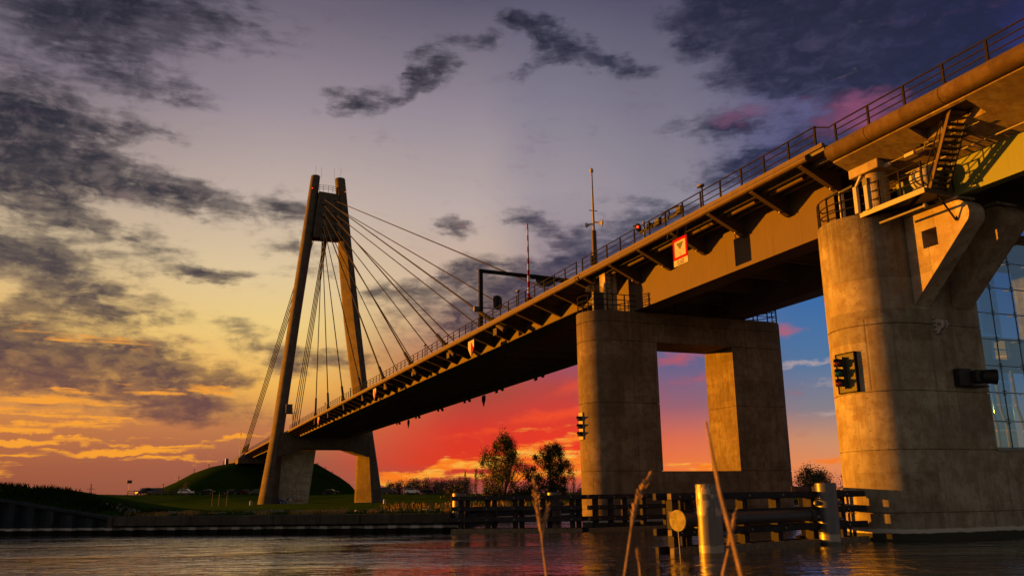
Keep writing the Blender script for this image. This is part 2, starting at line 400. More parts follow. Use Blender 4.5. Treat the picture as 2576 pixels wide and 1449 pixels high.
M['tyre'] = plain('tyre rubber', (0.02, 0.02, 0.02), 0.8, 0.1, 8.0)
M['carwhite'] = plain('white car paint', (0.75, 0.74, 0.72), 0.25, 0.02, 3.0)
M['cardark'] = plain('dark car paint', (0.012, 0.014, 0.02), 0.35, 0.05, 3.0, spec=0.12)
M['cargrey'] = plain('grey car paint', (0.07, 0.075, 0.085), 0.35, 0.05, 3.0, spec=0.15)
M['carmaroon'] = plain('maroon car paint', (0.05, 0.012, 0.012), 0.35, 0.05, 3.0, spec=0.12)
M['carglass'] = plain('car glass', (0.015, 0.018, 0.022), 0.08, 0.1, 3.0)
M['rubble'] = plain('rubble stone', (0.20, 0.19, 0.17), 0.9, 0.5, 3.0, bmp=0.8)
M['printblue'] = plain('blue spray paint', (0.03, 0.05, 0.30), 0.6, 0.2, 3.0)
M['printred'] = plain('faded red spray paint', (0.35, 0.12, 0.09), 0.7, 0.3, 3.0)
M['printwhite'] = plain('white spray paint', (0.85, 0.85, 0.88), 0.7, 0.2, 3.0)


def glow(name, c, e):
    m, t, b, _ = new_mat(name)
    b.inputs['Base Color'].default_value = c + (1,)
    b.inputs['Emission Color'].default_value = c + (1,)
    b.inputs['Emission Strength'].default_value = e
    return m


M['redlamp'] = glow('lit red lens', (1.0, 0.05, 0.015), 0.7)
M['lensred'] = plain('red lens', (0.14, 0.01, 0.01), 0.15, 0.05)
M['lensgreen'] = plain('green lens', (0.008, 0.09, 0.07), 0.15, 0.05)


def steel_pile(name):
    m, t, b, _ = new_mat(name)
    g = t.node('ShaderNodeNewGeometry')
    pos = g.outputs['Position']
    z = t.sep(pos)[2]
    n = t.noise(t.vmath('MULTIPLY', pos, (1, 1, 0.5)), 4.0, 6, 0.7)[0]
    st = t.noise(t.vmath('MULTIPLY', pos, (7, 7, 0.3)), 1.0, 5, 0.6)[0]
    col = t.mix(t.smooth(n, 0.35, 0.65), (0.06, 0.068, 0.09), (0.09, 0.094, 0.112))
    col = t.mix(t.smooth(st, 0.5, 0.7, 0.0, 0.5), col, (0.09, 0.06, 0.04))
    zz = t.math('MULTIPLY_ADD', t.math('SUBTRACT', n, 0.5), 0.10, z)
    band = t.math('MULTIPLY', t.smooth(zz, 0.10, 0.13), t.smooth(zz, 0.37, 0.34))
    col = t.mix(t.math('MULTIPLY', band, 0.8), col, (0.26, 0.24, 0.21))
    col = t.mix(t.smooth(zz, 0.12, 0.09), col, (0.05, 0.045, 0.03))
    t.link(col, b.inputs['Base Color'])
    b.inputs['Metallic'].default_value = 0.35
    b.inputs['Roughness'].default_value = 0.42
    bump(t, b, n, 0.25, 0.01)
    return m


M['pile'] = steel_pile('mooring pile steel')


def sheet_mat():
    m, t, b, _ = new_mat('sheet pile steel')
    g = t.node('ShaderNodeNewGeometry')
    pos = g.outputs['Position']
    z = t.sep(pos)[2]
    n = t.noise(pos, 2.2, 6, 0.65)[0]
    st = t.noise(t.vmath('MULTIPLY', pos, (1.6, 1.6, 0.18)), 1.0, 6, 0.65)[0]
    col = t.mix(t.smooth(n, 0.3, 0.7), (0.014, 0.02, 0.028), (0.024, 0.03, 0.038))
    col = t.mix(t.smooth(st, 0.60, 0.70, 0.0, 0.6), col, (0.14, 0.15, 0.165))
    zz = t.math('MULTIPLY_ADD', t.math('SUBTRACT', n, 0.5), 0.10, z)
    band = t.math('MULTIPLY', t.smooth(zz, 0.25, 0.28), t.smooth(zz, 0.42, 0.37))
    col = t.mix(t.math('MULTIPLY', band, 0.7), col, (0.42, 0.40, 0.38))
    col = t.mix(t.smooth(zz, 0.27, 0.24), col, (0.012, 0.012, 0.01))
    t.link(col, b.inputs['Base Color'])
    b.inputs['Roughness'].default_value = 0.9
    b.inputs['Specular IOR Level'].default_value = 0.05
    return m


M['sheet'] = sheet_mat()


def grass_mat(name, c1, c2, c3):
    m, t, b, _ = new_mat(name)
    g = t.node('ShaderNodeNewGeometry')
    pos = g.outputs['Position']
    a = t.noise(t.vmath('MULTIPLY', pos, (0.05, 0.14, 0.1)), 1.0, 6, 0.6)[0]
    f = t.noise(pos, 1.8, 8, 0.7)[0]
    col = t.mix(t.smooth(a, 0.35, 0.65), c1, c2)
    col = t.mix(t.smooth(f, 0.45, 0.75, 0.0, 0.7), col, c3)
    t.link(col, b.inputs['Base Color'])
    b.inputs['Roughness'].default_value = 1.0
    b.inputs['Specular IOR Level'].default_value = 0.0
    bump(t, b, t.noise(pos, 7.0, 8, 0.7)[0], 1.0, 0.25)
    return m


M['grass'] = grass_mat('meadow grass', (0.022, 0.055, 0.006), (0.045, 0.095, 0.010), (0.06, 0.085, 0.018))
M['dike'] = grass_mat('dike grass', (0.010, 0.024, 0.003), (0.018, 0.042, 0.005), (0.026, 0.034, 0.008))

# glass: part mirror, part see-through, so that daylight passes
gm, gt, gb, go = new_mat('window glass')
tr = gt.node('ShaderNodeBsdfTransparent'); tr.inputs[0].default_value = (0.55, 0.72, 0.78, 1)
gl = gt.node('ShaderNodeBsdfGlossy'); gl.inputs['Roughness'].default_value = 0.015; gl.inputs[0].default_value = (0.42, 0.68, 0.95, 1)
fr = gt.node('ShaderNodeLayerWeight'); fr.inputs[0].default_value = 0.5
mx = gt.node('ShaderNodeMixShader')
gt.link(gt.math('MULTIPLY_ADD', gt.math('POWER', fr.outputs['Facing'], 3.0), 0.7, 0.16, clamp=True), mx.inputs[0])
gt.l.new(tr.outputs[0], mx.inputs[1]); gt.l.new(gl.outputs[0], mx.inputs[2]); gt.l.new(mx.outputs[0], go.inputs[0])
M['glass'] = gm

# water
m, t, b, _ = new_mat('river water')
g = t.node('ShaderNodeNewGeometry')
pos = g.outputs['Position']
pr = t.node('ShaderNodeVectorRotate', rotation_type='Z_AXIS')
pr.inputs['Angle'].default_value = HEAD
t.link(pos, pr.inputs['Vector'])
q = t.vmath('MULTIPLY', pr.outputs[0], (0.55, 1.0, 1.0))
w1 = t.noise(q, 1.1, 3, 0.5, 0.4)[0]
w2 = t.noise(q, 2.4, 4, 0.55, 0.5)[0]
w3 = t.noise(t.vmath('MULTIPLY', pr.outputs[0], (0.12, 0.35, 1.0)), 0.7, 3, 0.5)[0]
h = t.math('MULTIPLY_ADD', w2, 0.085, t.math('MULTIPLY', w1, 0.060))
h = t.math('MULTIPLY', h, t.smooth(w3, 0.32, 0.68, 0.4, 1.6))
b.inputs['Base Color'].default_value = (0.03, 0.028, 0.022, 1)
b.inputs['Roughness'].default_value = 0.04
b.inputs['IOR'].default_value = 1.42
b.inputs['Coat Weight'].default_value = 1.0
b.inputs['Coat IOR'].default_value = 1.8
b.inputs['Coat Roughness'].default_value = 0.03
bump(t, b, h, 1.0, 1.0)
t.l.new(b.inputs['Normal'].links[0].from_socket, b.inputs['Coat Normal'])
M['water'] = m


# ------------------------------------------------------------------ mesh building
class MB:
    def __init__(s):
        s.v = []; s.f = []

    def add(s, vs, fs):
        o = len(s.v)
        s.v += [tuple(v) for v in vs]
        s.f += [tuple(i + o for i in f) for f in fs]
        return s

    def box(s, x0, x1, y0, y1, z0, z1):
        return s.add([(x0, y0, z0), (x1, y0, z0), (x1, y1, z0), (x0, y1, z0), (x0, y0, z1), (x1, y0, z1), (x1, y1, z1), (x0, y1, z1)],
                     [(0, 3, 2, 1), (4, 5, 6, 7), (0, 1, 5, 4), (1, 2, 6, 5), (2, 3, 7, 6), (3, 0, 4, 7)])

    def obox(s, c, ax, ay, az, bev=0.0):
        """box by centre and three half-axis vectors; bev cuts the twelve edges"""
        c = Vector(c); A = [Vector(ax), Vector(ay), Vector(az)]
        if not bev:
            vs = [c + A[0] * i + A[1] * j + A[2] * k for k in (-1, 1) for j in (-1, 1) for i in (-1, 1)]
            return s.add(vs, [(0, 2, 3, 1), (4, 5, 7, 6), (0, 1, 5, 4), (1, 3, 7, 5), (3, 2, 6, 7), (2, 0, 4, 6)])
        bm = bmesh.new()
        vs = [bm.verts.new(c + A[0] * i + A[1] * j + A[2] * k) for k in (-1, 1) for j in (-1, 1) for i in (-1, 1)]
        for f in [(0, 2, 3, 1), (4, 5, 7, 6), (0, 1, 5, 4), (1, 3, 7, 5), (3, 2, 6, 7), (2, 0, 4, 6)]:
            bm.faces.new([vs[i] for i in f])
        bmesh.ops.bevel(bm, geom=bm.edges[:], offset=bev, segments=1, affect='EDGES')
        bm.verts.index_update()
        s.add([v.co for v in bm.verts], [[v.index for v in f.verts] for f in bm.faces])
        bm.free()
        return s

    def bar(s, p, q, w, h, upv=(0, 0, 1), bev=0.0):
        p = Vector(p); q = Vector(q); d = (q - p)
        if d.length < 1e-6:
            return s
        dn = d.normalized(); u = Vector(upv)
        if abs(dn.dot(u)) > 0.98:
            u = Vector((1, 0, 0))
        sx = dn.cross(u).normalized(); sz = sx.cross(dn)
        return s.obox((p + q) / 2, d / 2, sx * w / 2, sz * h / 2, bev)

    def tube(s, pts, r, n=8, caps=True):
        pts = [Vector(p) for p in pts]
        rs = r if isinstance(r, (list, tuple)) else [r] * len(pts)
        o = len(s.v); prev = None
        for i, p in enumerate(pts):
            d = (pts[min(i + 1, len(pts) - 1)] - pts[max(i - 1, 0)]).normalized()
            u = prev if prev is not None else (Vector((0, 0, 1)) if abs(d.z) < 0.9 else Vector((1, 0, 0)))
            sx = (u - d * u.dot(d)).normalized(); prev = sx
            sy = d.cross(sx)
            for k in range(n):
                a = 2 * PI * k / n
                s.v.append(tuple(p + (sx * math.cos(a) + sy * math.sin(a)) * rs[i]))
        for i in range(len(pts) - 1):
            for k in range(n):
                a = o + i * n + k; b_ = o + i * n + (k + 1) % n
                s.f.append((a, b_, b_ + n, a + n))
        if caps:
            s.f.append(tuple(o + k for k in range(n))[::-1])
            s.f.append(tuple(o + (len(pts) - 1) * n + k for k in range(n)))
        return s

    def prism(s, poly, lo, hi, axis='z'):
        """extrude a counter-clockwise outline; axis z: (x, y), y: (x, z), x: (y, z)"""
        n = len(poly)
        def pt(p, h):
            return {'z': (p[0], p[1], h), 'y': (p[0], h, p[1]), 'x': (h, p[0], p[1])}[axis]
        vs = [pt(p, lo) for p in poly] + [pt(p, hi) for p in poly]
        fs = [tuple(range(n))[::-1], tuple(range(n, 2 * n))] + [(i, (i + 1) % n, (i + 1) % n + n, i + n) for i in range(n)]
        if axis == 'y':
            fs = [f[::-1] for f in fs]
        return s.add(vs, fs)

    def loft(s, rings, caps=True):
        o = len(s.v); n = len(rings[0])
        for r in rings:
            s.v += [tuple(p) for p in r]
        for i in range(len(rings) - 1):
            for k in range(n):
                a = o + i * n + k; b_ = o + i * n + (k + 1) % n
                s.f.append((a, b_, b_ + n, a + n))
        if caps:
            s.f.append(tuple(o + k for k in range(n))[::-1])
            s.f.append(tuple(o + (len(rings) - 1) * n + k for k in range(n)))
        return s

    def lathe(s, prof, c=(0, 0, 0), n=16):
        return s.loft([[(c[0] + r * math.cos(2 * PI * k / n), c[1] + r * math.sin(2 * PI * k / n), c[2] + z) for k in range(n)] for r, z in prof])

    def far(s):
        """put tower-plane coordinates at the tower's true distance"""
        s.v = [far_pt(v) for v in s.v]
        return s

    def build(s, name, mat, parent=None, smooth=False, fix=True):
        off = OFF.get(parent.name, Vector()) if parent else Vector()
        me = bpy.data.meshes.new(name)
        me.from_pydata([tuple(Vector(v) - off) for v in s.v], [], s.f)
        if fix:
            bm = bmesh.new(); bm.from_mesh(me)
            bmesh.ops.recalc_face_normals(bm, faces=bm.faces[:])
            bm.to_mesh(me); bm.free()
        me.materials.append(M[mat] if isinstance(mat, str) else mat)
        if smooth:
            me.shade_smooth()
            for e in (me,):
                try:
                    e.set_sharp_from_angle(angle=math.radians(40))
                except Exception:
                    pass
        o = bpy.data.objects.new(name, me)
        COL.objects.link(o)
        if parent:
            o.parent = parent
            OFF[o.name] = off
        return o


OFF = {}
TS = 1.09


def far_pt(p):
    return (p[0] * TS, p[1] * TS, 1.8 + (p[2] - 1.8) * TS)


def thing(name, label, cat, loc=(0, 0, 0), group=None):
    o = bpy.data.objects.new(name, None)
    o.empty_display_size = 0.3
    COL.objects.link(o)
    o.location = loc
    OFF[o.name] = Vector(loc)
    o['label'] = label
    o['category'] = cat
    if group:
        o['group'] = group
    return o


def tag(o, label, cat, group=None):
    o['label'] = label; o['category'] = cat
    if group:
        o['group'] = group
    return o


def structure(o):
    o['kind'] = 'structure'
    return o


def stuff(o):
    o['kind'] = 'stuff'
    return o


def copy_part(o, parent, d):
    c = o.copy()
    COL.objects.link(c)
    c.parent = parent
    c.location = Vector(o.location) + Vector(d)
    OFF[c.name] = OFF.get(o.name, Vector())
    return c


def copy_tree(root, d, label, group=None):
    r = root.copy()
    COL.objects.link(r)
    r.location = Vector(root.location) + Vector(d)
    r['label'] = label
    if group:
        r['group'] = group
    for ch in root.children:
        c = ch.copy(); COL.objects.link(c); c.parent = r
        for g_ in ch.children:
            e = g_.copy(); COL.objects.link(e); e.parent = c
    return r

# ================================================================== the setting
CH, SH = math.cos(HEAD), math.sin(HEAD)


def ab(a, b, z=0.0):
    """a metres to the right of the line of sight, b metres along it"""
    return (a * CH + b * SH, -a * SH + b * CH, z)


def interp(x, pts):
    if x <= pts[0][0]:
        return pts[0][1]
    for (x0, y0), (x1, y1) in zip(pts[:-1], pts[1:]):
        if x <= x1:
            return y0 + (y1 - y0) * (x - x0) / (x1 - x0)
    return pts[-1][1]


SHORE = [(-900, 130), (-200, 70), (-60, 55), (-29.7, 51), (-22.4, 49.6), (-3.5, 46.3), (-3.3, 47.0), (-2.6, 62), (13.6, 86), (92, 145), (489, 392), (1200, 700)]
SHORE_TOP = [(-900, 2.2), (-60, 2.2), (-34, 2.15), (-29.7, 1.95), (-22.6, 0.72), (-22.3, 0.98), (-3.0, 0.98), (5, 0.9), (1200, 0.9)]
CREST = [(-400, 5.2), (-129, 4.4), (-107, 3.55), (-42, 2.82), (-20, 2.6), (60, 2.4), (400, 2.2)]


def hum(a, b, s, k):
    return (math.sin(a * s + k) * math.cos(b * s * 1.3 + k * 2.1) + 0.5 * math.sin(a * s * 2.7 + b * s * 2.1 + k * 3))


def land_z(a, b):
    t_ = b - interp(a, SHORE)
    z = interp(a, SHORE_TOP)
    flat = 0.92 + 0.05 * hum(a, b, 0.21, 1.0)
    if a < -21.5:        # the grassed bank behind the sheet piling on the left
        topz = z + min(1.0, (-21.5 - a) / 6) * 0.65
        z = interp(t_, [(0, z), (1.2, z + (topz - z) * .45), (5, topz + 0.1 * hum(a, b, 0.5, 2)), (9, topz - 0.05), (26, flat), (40, flat)])
    else:
        z = interp(t_, [(0, z), (0.4, z + 0.02), (3, 1.0 + 0.08 * hum(a, b, 0.8, 0.3)), (12, 0.96), (40, flat)])
    d = interp(b, [(150, 0.0), (186, 0.0), (208, 0.06), (214, 0.14), (229, 1.0), (246, 1.0), (285, 0.15), (400, 0.0)])
    if a > -300:
        fade = interp(a, [(60, 1.0), (160, 0.6), (300, 0.25)])
        z += (interp(a, CREST) - z) * d * fade
    return z


A_S = sorted(set([-900, -600, -400, -300, -220, -160] + [-130 + 5 * i for i in range(20)] + [-34 + 0.8 * i for i in range(15)] + [-22.45, -22.3] + [-21.5 + 1.5 * i for i in range(12)] +
                 [-3.5, -3.3, -3.0, -2.6, -1, 1, 4, 8, 13.6, 20, 28, 38, 50, 65, 80, 92, 120, 160, 220, 320, 489, 700, 1200]))
T_S = [0, .4, .8, 1.2, 2, 3, 4, 5, 7, 9, 12, 16, 20, 26, 34, 44, 56, 70, 85, 100, 115, 128, 136, 142, 148, 154, 160, 166, 172, 178, 184, 190, 198, 208, 222, 240, 270, 320, 420, 600, 1000, 1800, 3500, 6000]
vs, fs = [], []
for a in A_S:
    b0 = interp(a, SHORE)
    for t_ in T_S:
        b_ = b0 + t_
        vs.append(ab(a, b_, land_z(a, b_)))
nT = len(T_S)
for i in range(len(A_S) - 1):
    for j in range(nT - 1):
        fs.append((i * nT + j, (i + 1) * nT + j, (i + 1) * nT + j + 1, i * nT + j + 1))
mb = MB().add(vs, fs)
land = structure(mb.build('ground', 'grass', fix=False, smooth=True))

mb = MB()
mb.add([(-2500, -60, 0), (2500, -60, 0), (2500, 2500, 0), (-2500, 2500, 0)], [(0, 1, 2, 3)])
structure(mb.build('water', 'water', fix=False))
mb = MB()
mb.add([(-2500, -60, -3), (2500, -60, -3), (2500, 2500, -3), (-2500, 2500, -3)], [(0, 1, 2, 3)])
structure(mb.build('river_bed', 'asphalt', fix=False))

# dike road
vs = []; fs = []
for i in range(60):
    a = -300 + i * 10
    for b_ in (232.5, 241):
        vs.append(ab(a, b_, interp(a, CREST) * 0 + land_z(a, b_) + 0.03))
for i in range(59):
    fs.append((2 * i, 2 * i + 2, 2 * i + 3, 2 * i + 1))
structure(MB().add(vs, fs).build('dike_road', 'asphalt', fix=False))

# embankment that carries the road off the bridge
PROF = [(-22, -.5), (-14, 1.0), (-7, 2.6), (-0.6, 4.5), (4.7, 7.1), (8.9, 9.4), (14.3, 11.3), (19.75, 12.35), (26, 12.6), (43.5, 12.1), (47.4, 10.1), (50.8, 8.0), (53.6, 5.9), (55.3, 4.3), (60, .2)]
rows = [(236, 0.0), (241, .14), (247, .42), (253, .74), (259, .93), (264, .99), (270, 1.0), (300, 1.0), (420, 1.0), (700, .8)]
vs = []; fs = []
for Y, k in rows:
    for x, z in PROF:
        cx = 32
        xx = cx + (x - cx) * (0.45 + 0.55 * k)
        vs.append((xx, Y + (1 - k) * abs(x - cx) * 0.25, z * k + (1 - k) * 0.6 + (0.15 * hum(x, Y, 0.6, 1) if 0 < k else 0)))
nP = len(PROF)
for i in range(len(rows) - 1):
    for j in range(nP - 1):
        fs.append((i * nP + j, i * nP + j + 1, (i + 1) * nP + j + 1, (i + 1) * nP + j))
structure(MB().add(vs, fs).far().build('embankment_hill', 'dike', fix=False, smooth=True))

# quay wall: corrugated sheet piling under a concrete capping beam
quay = thing('quay_wall', 'low quay wall of corrugated sheet piling along the far bank, its left end rising under a grass bank', 'quay wall', ab(-12, 48))
vs = []; fs = []
a = -60.0
pts = []
while a < -3.4:
    for da, db in ((0, 0), (.42, 0), (.62, .42), (1.04, .42), (1.24, 0)):
        pts.append((a + da, db))
    a += 1.24
for a, db in pts:
    b0 = interp(min(a, -3.5), SHORE) - 0.22 + db
    zt = interp(a, SHORE_TOP) - (0.0 if a < -22.4 else 0.42)
    vs += [ab(a, b0, -2.5), ab(a, b0, zt)]
fs = [(2 * i, 2 * i + 2, 2 * i + 3, 2 * i + 1) for i in range(len(pts) - 1)]
o0 = len(vs)
for a, b_ in ((-3.45, 46.05), (-3.1, 47.5), (-2.6, 62), (13.6, 86), (92, 145), (489, 392)):
    vs += [ab(a, b_, -2.5), ab(a, b_, .75)]
fs += [(o0 + 2 * i, o0 + 2 * i + 2, o0 + 2 * i + 3, o0 + 2 * i + 1) for i in range(5)]
MB().add(vs, fs).build('sheet_piling', 'sheet', quay, fix=False)
for i in range(4):
    a0, a1 = -22.35 + i * 4.75, -22.35 + (i + 1) * 4.75 - .02
    c0, c1 = Vector(ab(a0, interp(a0, SHORE) - .12, .74)), Vector(ab(a1, interp(a1, SHORE) - .12, .74))
    MB().bar(c0, c1, .75, .5, bev=.03).build('capping_beam', 'quay', quay)
a0, a1 = -22.5, -22.2
MB().bar(ab(-22.42, 49.35, .74), ab(-22.18, 49.32, .74), .85, .62, bev=.03).build('end_block', 'quay', quay)
for (a0, a1) in ((-60, -34), (-34, -29.7), (-29.7, -22.45)):
    c0, c1 = Vector(ab(a0, interp(a0, SHORE) - .02, interp(a0, SHORE_TOP) + .04)), Vector(ab(a1, interp(a1, SHORE) - .02, interp(a1, SHORE_TOP) + .04))
    MB().bar(c0, c1, .5, .14).build('coping', 'sheet', quay)


def blades(n, where, h0, h1, w):
    mb = MB()
    for _ in range(n):
        p = where()
        if p is None:
            continue
        x, y, z = p
        hh = R.uniform(h0, h1); an = R.uniform(0, 2 * PI); ln = R.uniform(.1, .6) * hh; la = R.uniform(0, 2 * PI)
        ww = w * R.uniform(.6, 1.3)
        c, s_ = math.cos(an) * ww, math.sin(an) * ww
        mb.add([(x - c, y - s_, z - .03), (x + c, y + s_, z - .03), (x + c * .5 + math.cos(la) * ln * .4, y + s_ * .5 + math.sin(la) * ln * .4, z + hh * .6), (x + math.cos(la) * ln, y + math.sin(la) * ln, z + hh)], [(0, 1, 2), (0, 2, 3)])
    return mb


def bank_spot(a0, a1, t0, t1, clump=0.0, k=0.0):
    def f():
        a = R.uniform(a0, a1); t_ = R.uniform(t0, t1)
        if clump and math.sin(a * 1.7 + k) + math.sin(a * 0.63 + 2 * k) + math.sin(a * 4.1 + k + t_) * .6 < clump - R.random():
            return None
        b_ = interp(a, SHORE) + t_
        return ab(a, b_, land_z(a, b_))
    return f


stuff(blades(16000, bank_spot(-22, -3.6, .4, 3.4, 1.0, 1.1), .05, .26, .026).build('dry_grass', 'dry', fix=False))
stuff(blades(9000, bank_spot(-60, -3.6, .1, 9, -.2, 2.3), .06, .26, .03).build('bank_grass', 'grass', fix=False))
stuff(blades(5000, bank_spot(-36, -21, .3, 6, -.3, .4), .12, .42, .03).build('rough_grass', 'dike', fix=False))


def reed_spot():
    a = R.uniform(-10, 6); b_ = 68 + a * .2 + R.uniform(-2, 6)
    if interp(a, SHORE) > b_:
        return None
    return ab(a, b_, land_z(a, b_))


stuff(blades(900, reed_spot, .2, .6, .03).build('reed_bed_grass', 'dry', fix=False))
mb = MB()
for _ in range(700):
    a = R.uniform(-26, -3); t_ = R.gauss(5.2, .5)
    b_ = interp(a, SHORE) + t_
    x, y, z = ab(a, b_, land_z(a, b_))
    s_ = R.uniform(.05, .17)
    vs_ = [(x + R.uniform(-s_, s_), y + R.uniform(-s_, s_), z + R.uniform(-.02, s_ * 1.2)) for _k in range(6)]
    mb.add(vs_, [(0, 1, 2), (0, 2, 3), (0, 3, 4), (1, 3, 5), (2, 4, 5), (1, 2, 5), (0, 1, 4)])
stuff(mb.build('stone_rubble', 'rubble', fix=False))

# ================================================================== mid pier
XM0, XM1, YM, RM = 23.0, 37.55, 45.95, 1.5


def stadium(x0, x1, yc, r, left=True, right=True, n=14):
    """outline counter-clockwise; a round or a flat end on either side"""
    pts = []
    if right:
        pts += [(x1 - r + r * math.sin(PI * i / n), yc - r * math.cos(PI * i / n)) for i in range(n + 1)]
    else:
        pts += [(x1, yc - r), (x1, yc + r)]
    if left:
        pts += [(x0 + r - r * math.sin(PI * i / n), yc + r * math.cos(PI * i / n)) for i in range(n + 1)]
    else:
        pts += [(x0, yc + r), (x0, yc - r)]
    return pts


def grow(pts, d):
    out = []
    n = len(pts)
    for i in range(n):
        p0, p1, p2 = Vector(pts[i - 1]), Vector(pts[i]), Vector(pts[(i + 1) % n])
        e1, e2 = (p1 - p0), (p2 - p1)
        n1 = Vector((e1.y, -e1.x)).normalized(); n2 = Vector((e2.y, -e2.x)).normalized()
        m_ = (n1 + n2)
        m_ = m_ / max(m_.dot(n1), .3)
        out.append(tuple(p1 + m_ * d))
    return out


def lift(outline, z0, z1, name, mat, parent, ch=.02):
    """one pour of concrete with arrised edges; the joint between pours stays open as a groove"""
    inn = grow(outline, -ch)
    g_ = .012
    rings = [[(x, y, z) for x, y in o_] for o_, z in ((inn, z0 + g_), (outline, z0 + g_ + ch), (outline, z1 - g_ - ch), (inn, z1 - g_))]
    return MB().loft(rings).build(name, mat, parent, smooth=True)


midp = thing('bridge_pier', 'concrete portal pier in midstream, two columns round a tall rectangular opening', 'bridge pier', (30.3, YM, 0))
full = stadium(XM0, XM1, YM, RM)
lc = stadium(XM0, 27.46, YM, RM, right=False)
rc = stadium(32.95, XM1, YM, RM, left=False)
core = MB().prism(grow(full, -.06), -2.4, 3.05)
core.prism(grow(lc, -.06), 3.0, 11.0); core.prism(grow(rc, -.06), 3.0, 11.0); core.prism(grow(full, -.06), 10.85, 12.5)
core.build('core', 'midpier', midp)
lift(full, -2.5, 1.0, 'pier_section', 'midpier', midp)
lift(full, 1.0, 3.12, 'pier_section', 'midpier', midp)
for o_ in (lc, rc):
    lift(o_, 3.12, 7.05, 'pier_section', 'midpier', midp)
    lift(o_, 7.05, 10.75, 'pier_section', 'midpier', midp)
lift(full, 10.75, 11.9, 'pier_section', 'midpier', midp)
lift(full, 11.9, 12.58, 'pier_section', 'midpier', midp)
for x in (26.3, 34.3):
    MB().box(x - .45, x + .45, YM - .95, YM - .25, 12.57, 12.66).build('bearing_pad', 'dark', midp)

# ================================================================== near pier with the bridge cellar
XN0, YN, RN = 24.85, 26.36, 1.97
XN1 = 41.0
YF = YN - RN
near = thing('bridge_pier', 'concrete pier nearest the camera with rounded end, glass wall and two console brackets', 'bridge pier', (32, YN, 0))
nfull = stadium(XN0, XN1, YN, RN, right=False)
ncol = [(30.15, YF), (30.15, YF + .55), (27.6, YF + .55), (27.6, YN + RN)] + stadium(XN0, 30.15, YN, RN, right=False)[2:-1] + [(XN0 + RN, YF)]  # unseen rear is cut away to let sunlight into the cellar
ncol2 = [(37.6, YF), (XN1, YF), (XN1, YN + RN), (37.6, YN + RN)]
core = MB().prism(grow(nfull, -.06), -2.4, 3.25)
core.prism(grow(ncol, -.06), 3.2, 12.5)
core.build('core', 'pier', near)
lift(nfull, -2.5, 1.0, 'pier_section', 'pier', near)
lift(nfull, 1.0, 3.29, 'pier_section', 'pier', near)
for o_ in (ncol, ncol2):
    lift(o_, 3.29, 5.49, 'pier_section', 'pier', near)
    lift(o_, 5.49, 8.09, 'pier_section', 'pier', near)
    lift(o_, 8.09, 12.6, 'pier_section', 'pier', near)
MB().box(27.62, 37.59, YF + .6, YN + RN - .1, 11.9, 12.55).build('lintel', 'pier', near)

# glass wall: panes on a grid, spider fittings at the corners
gx = [30.17, 31.12, 32.4, 33.68, 34.96, 36.24, 37.58]
gz = [3.36, 4.41, 5.54, 6.62, 7.70, 8.79, 9.88, 11.0, 11.89]
for i in range(len(gx) - 1):
    for j in range(len(gz) - 1):
        MB().box(gx[i] + .012, gx[i + 1] - .012, YF + .10, YF + .118, gz[j] + .012, gz[j + 1] - .012).build('pane', 'glass', near)
        if i < 5 and j < 8:
            MB().box(gx[i] + .02, gx[i + 1] - .02, YN + RN - .14, YN + RN - .12, gz[j] + .02, gz[j + 1] - .02).build('rear_pane', 'glass', near)
mb = MB()
for x in gx[1:-1]:
    for z in gz[1:-1]:
        for sx in (-.07, .07):
            for sz in (-.07, .07):
                mb.box(x + sx - .02, x + sx + .02, YF + .085, YF + .10, z + sz - .02, z + sz + .02)
        mb.bar((x, YF + .12, z), (x, YF + .45, z), .05, .05)
mb.build('glass_fitting', 'dark', near)
mb = MB()
for x in gx[1:-1]:
    mb.box(x - .022, x + .022, YF + .095, YF + .125, 3.36, 11.89)
for z in gz[1:-1]:
    mb.box(30.17, 37.58, YF + .104, YF + .126, z - .022, z + .022)
mb.build('joint_seal', 'black', near)
MB().box(30.1, 37.6, YF - .05, YF + .12, 3.24, 3.35).build('sill', 'galv', near)
# what stands behind the glass
MB().box(27.65, 37.5, YF + .6, YN + RN - .2, 3.30, 3.45).build('cellar_floor', 'quay', near)
MB().box(27.65, 37.5, YF + 1.4, YN + RN - .3, 7.0, 7.16).build('upper_floor', 'cream', near)
for x in (30.7, 31.4, 31.75, 32.2, 32.8, 33.4, 34.4, 35.6):
    MB().tube([(x, YF + 2.0, 3.45), (x, YF + 2.0, 4.4), (x - .25, YF + 2.0, 5.2), (x - .3, YF + 2.0, 6.9)], .07).build('pipe', 'orange', near, smooth=True)
for x, w in ((31.3, .5), (33.1, .6), (35.3, .7)):
    MB().obox((x, YF + 2.7, 7.75), (w, 0, 0), (0, .35, 0), (0, 0, .55), .05).build('machine', 'orange', near)
mb = MB()
for z in (7.6, 8.1):
    mb.tube([(30.3, YF + 1.5, z), (37.4, YF + 1.5, z)], .03, 6)
for k in range(8):
    mb.tube([(30.4 + k, YF + 1.5, 7.1), (30.4 + k, YF + 1.5, 8.1)], .03, 6)
mb.build('cellar_railing', 'cream', near)

# two consoles that reach out under the viaduct girders
CONS = [(24.36, 8.80), (24.36, 12.30)]
arc = [(21.95 + .55 * math.sin(t_), 11.72 + .55 * math.cos(t_)) for t_ in [0, -.4, -.8, -1.2, -1.57, -1.9, -2.15]]


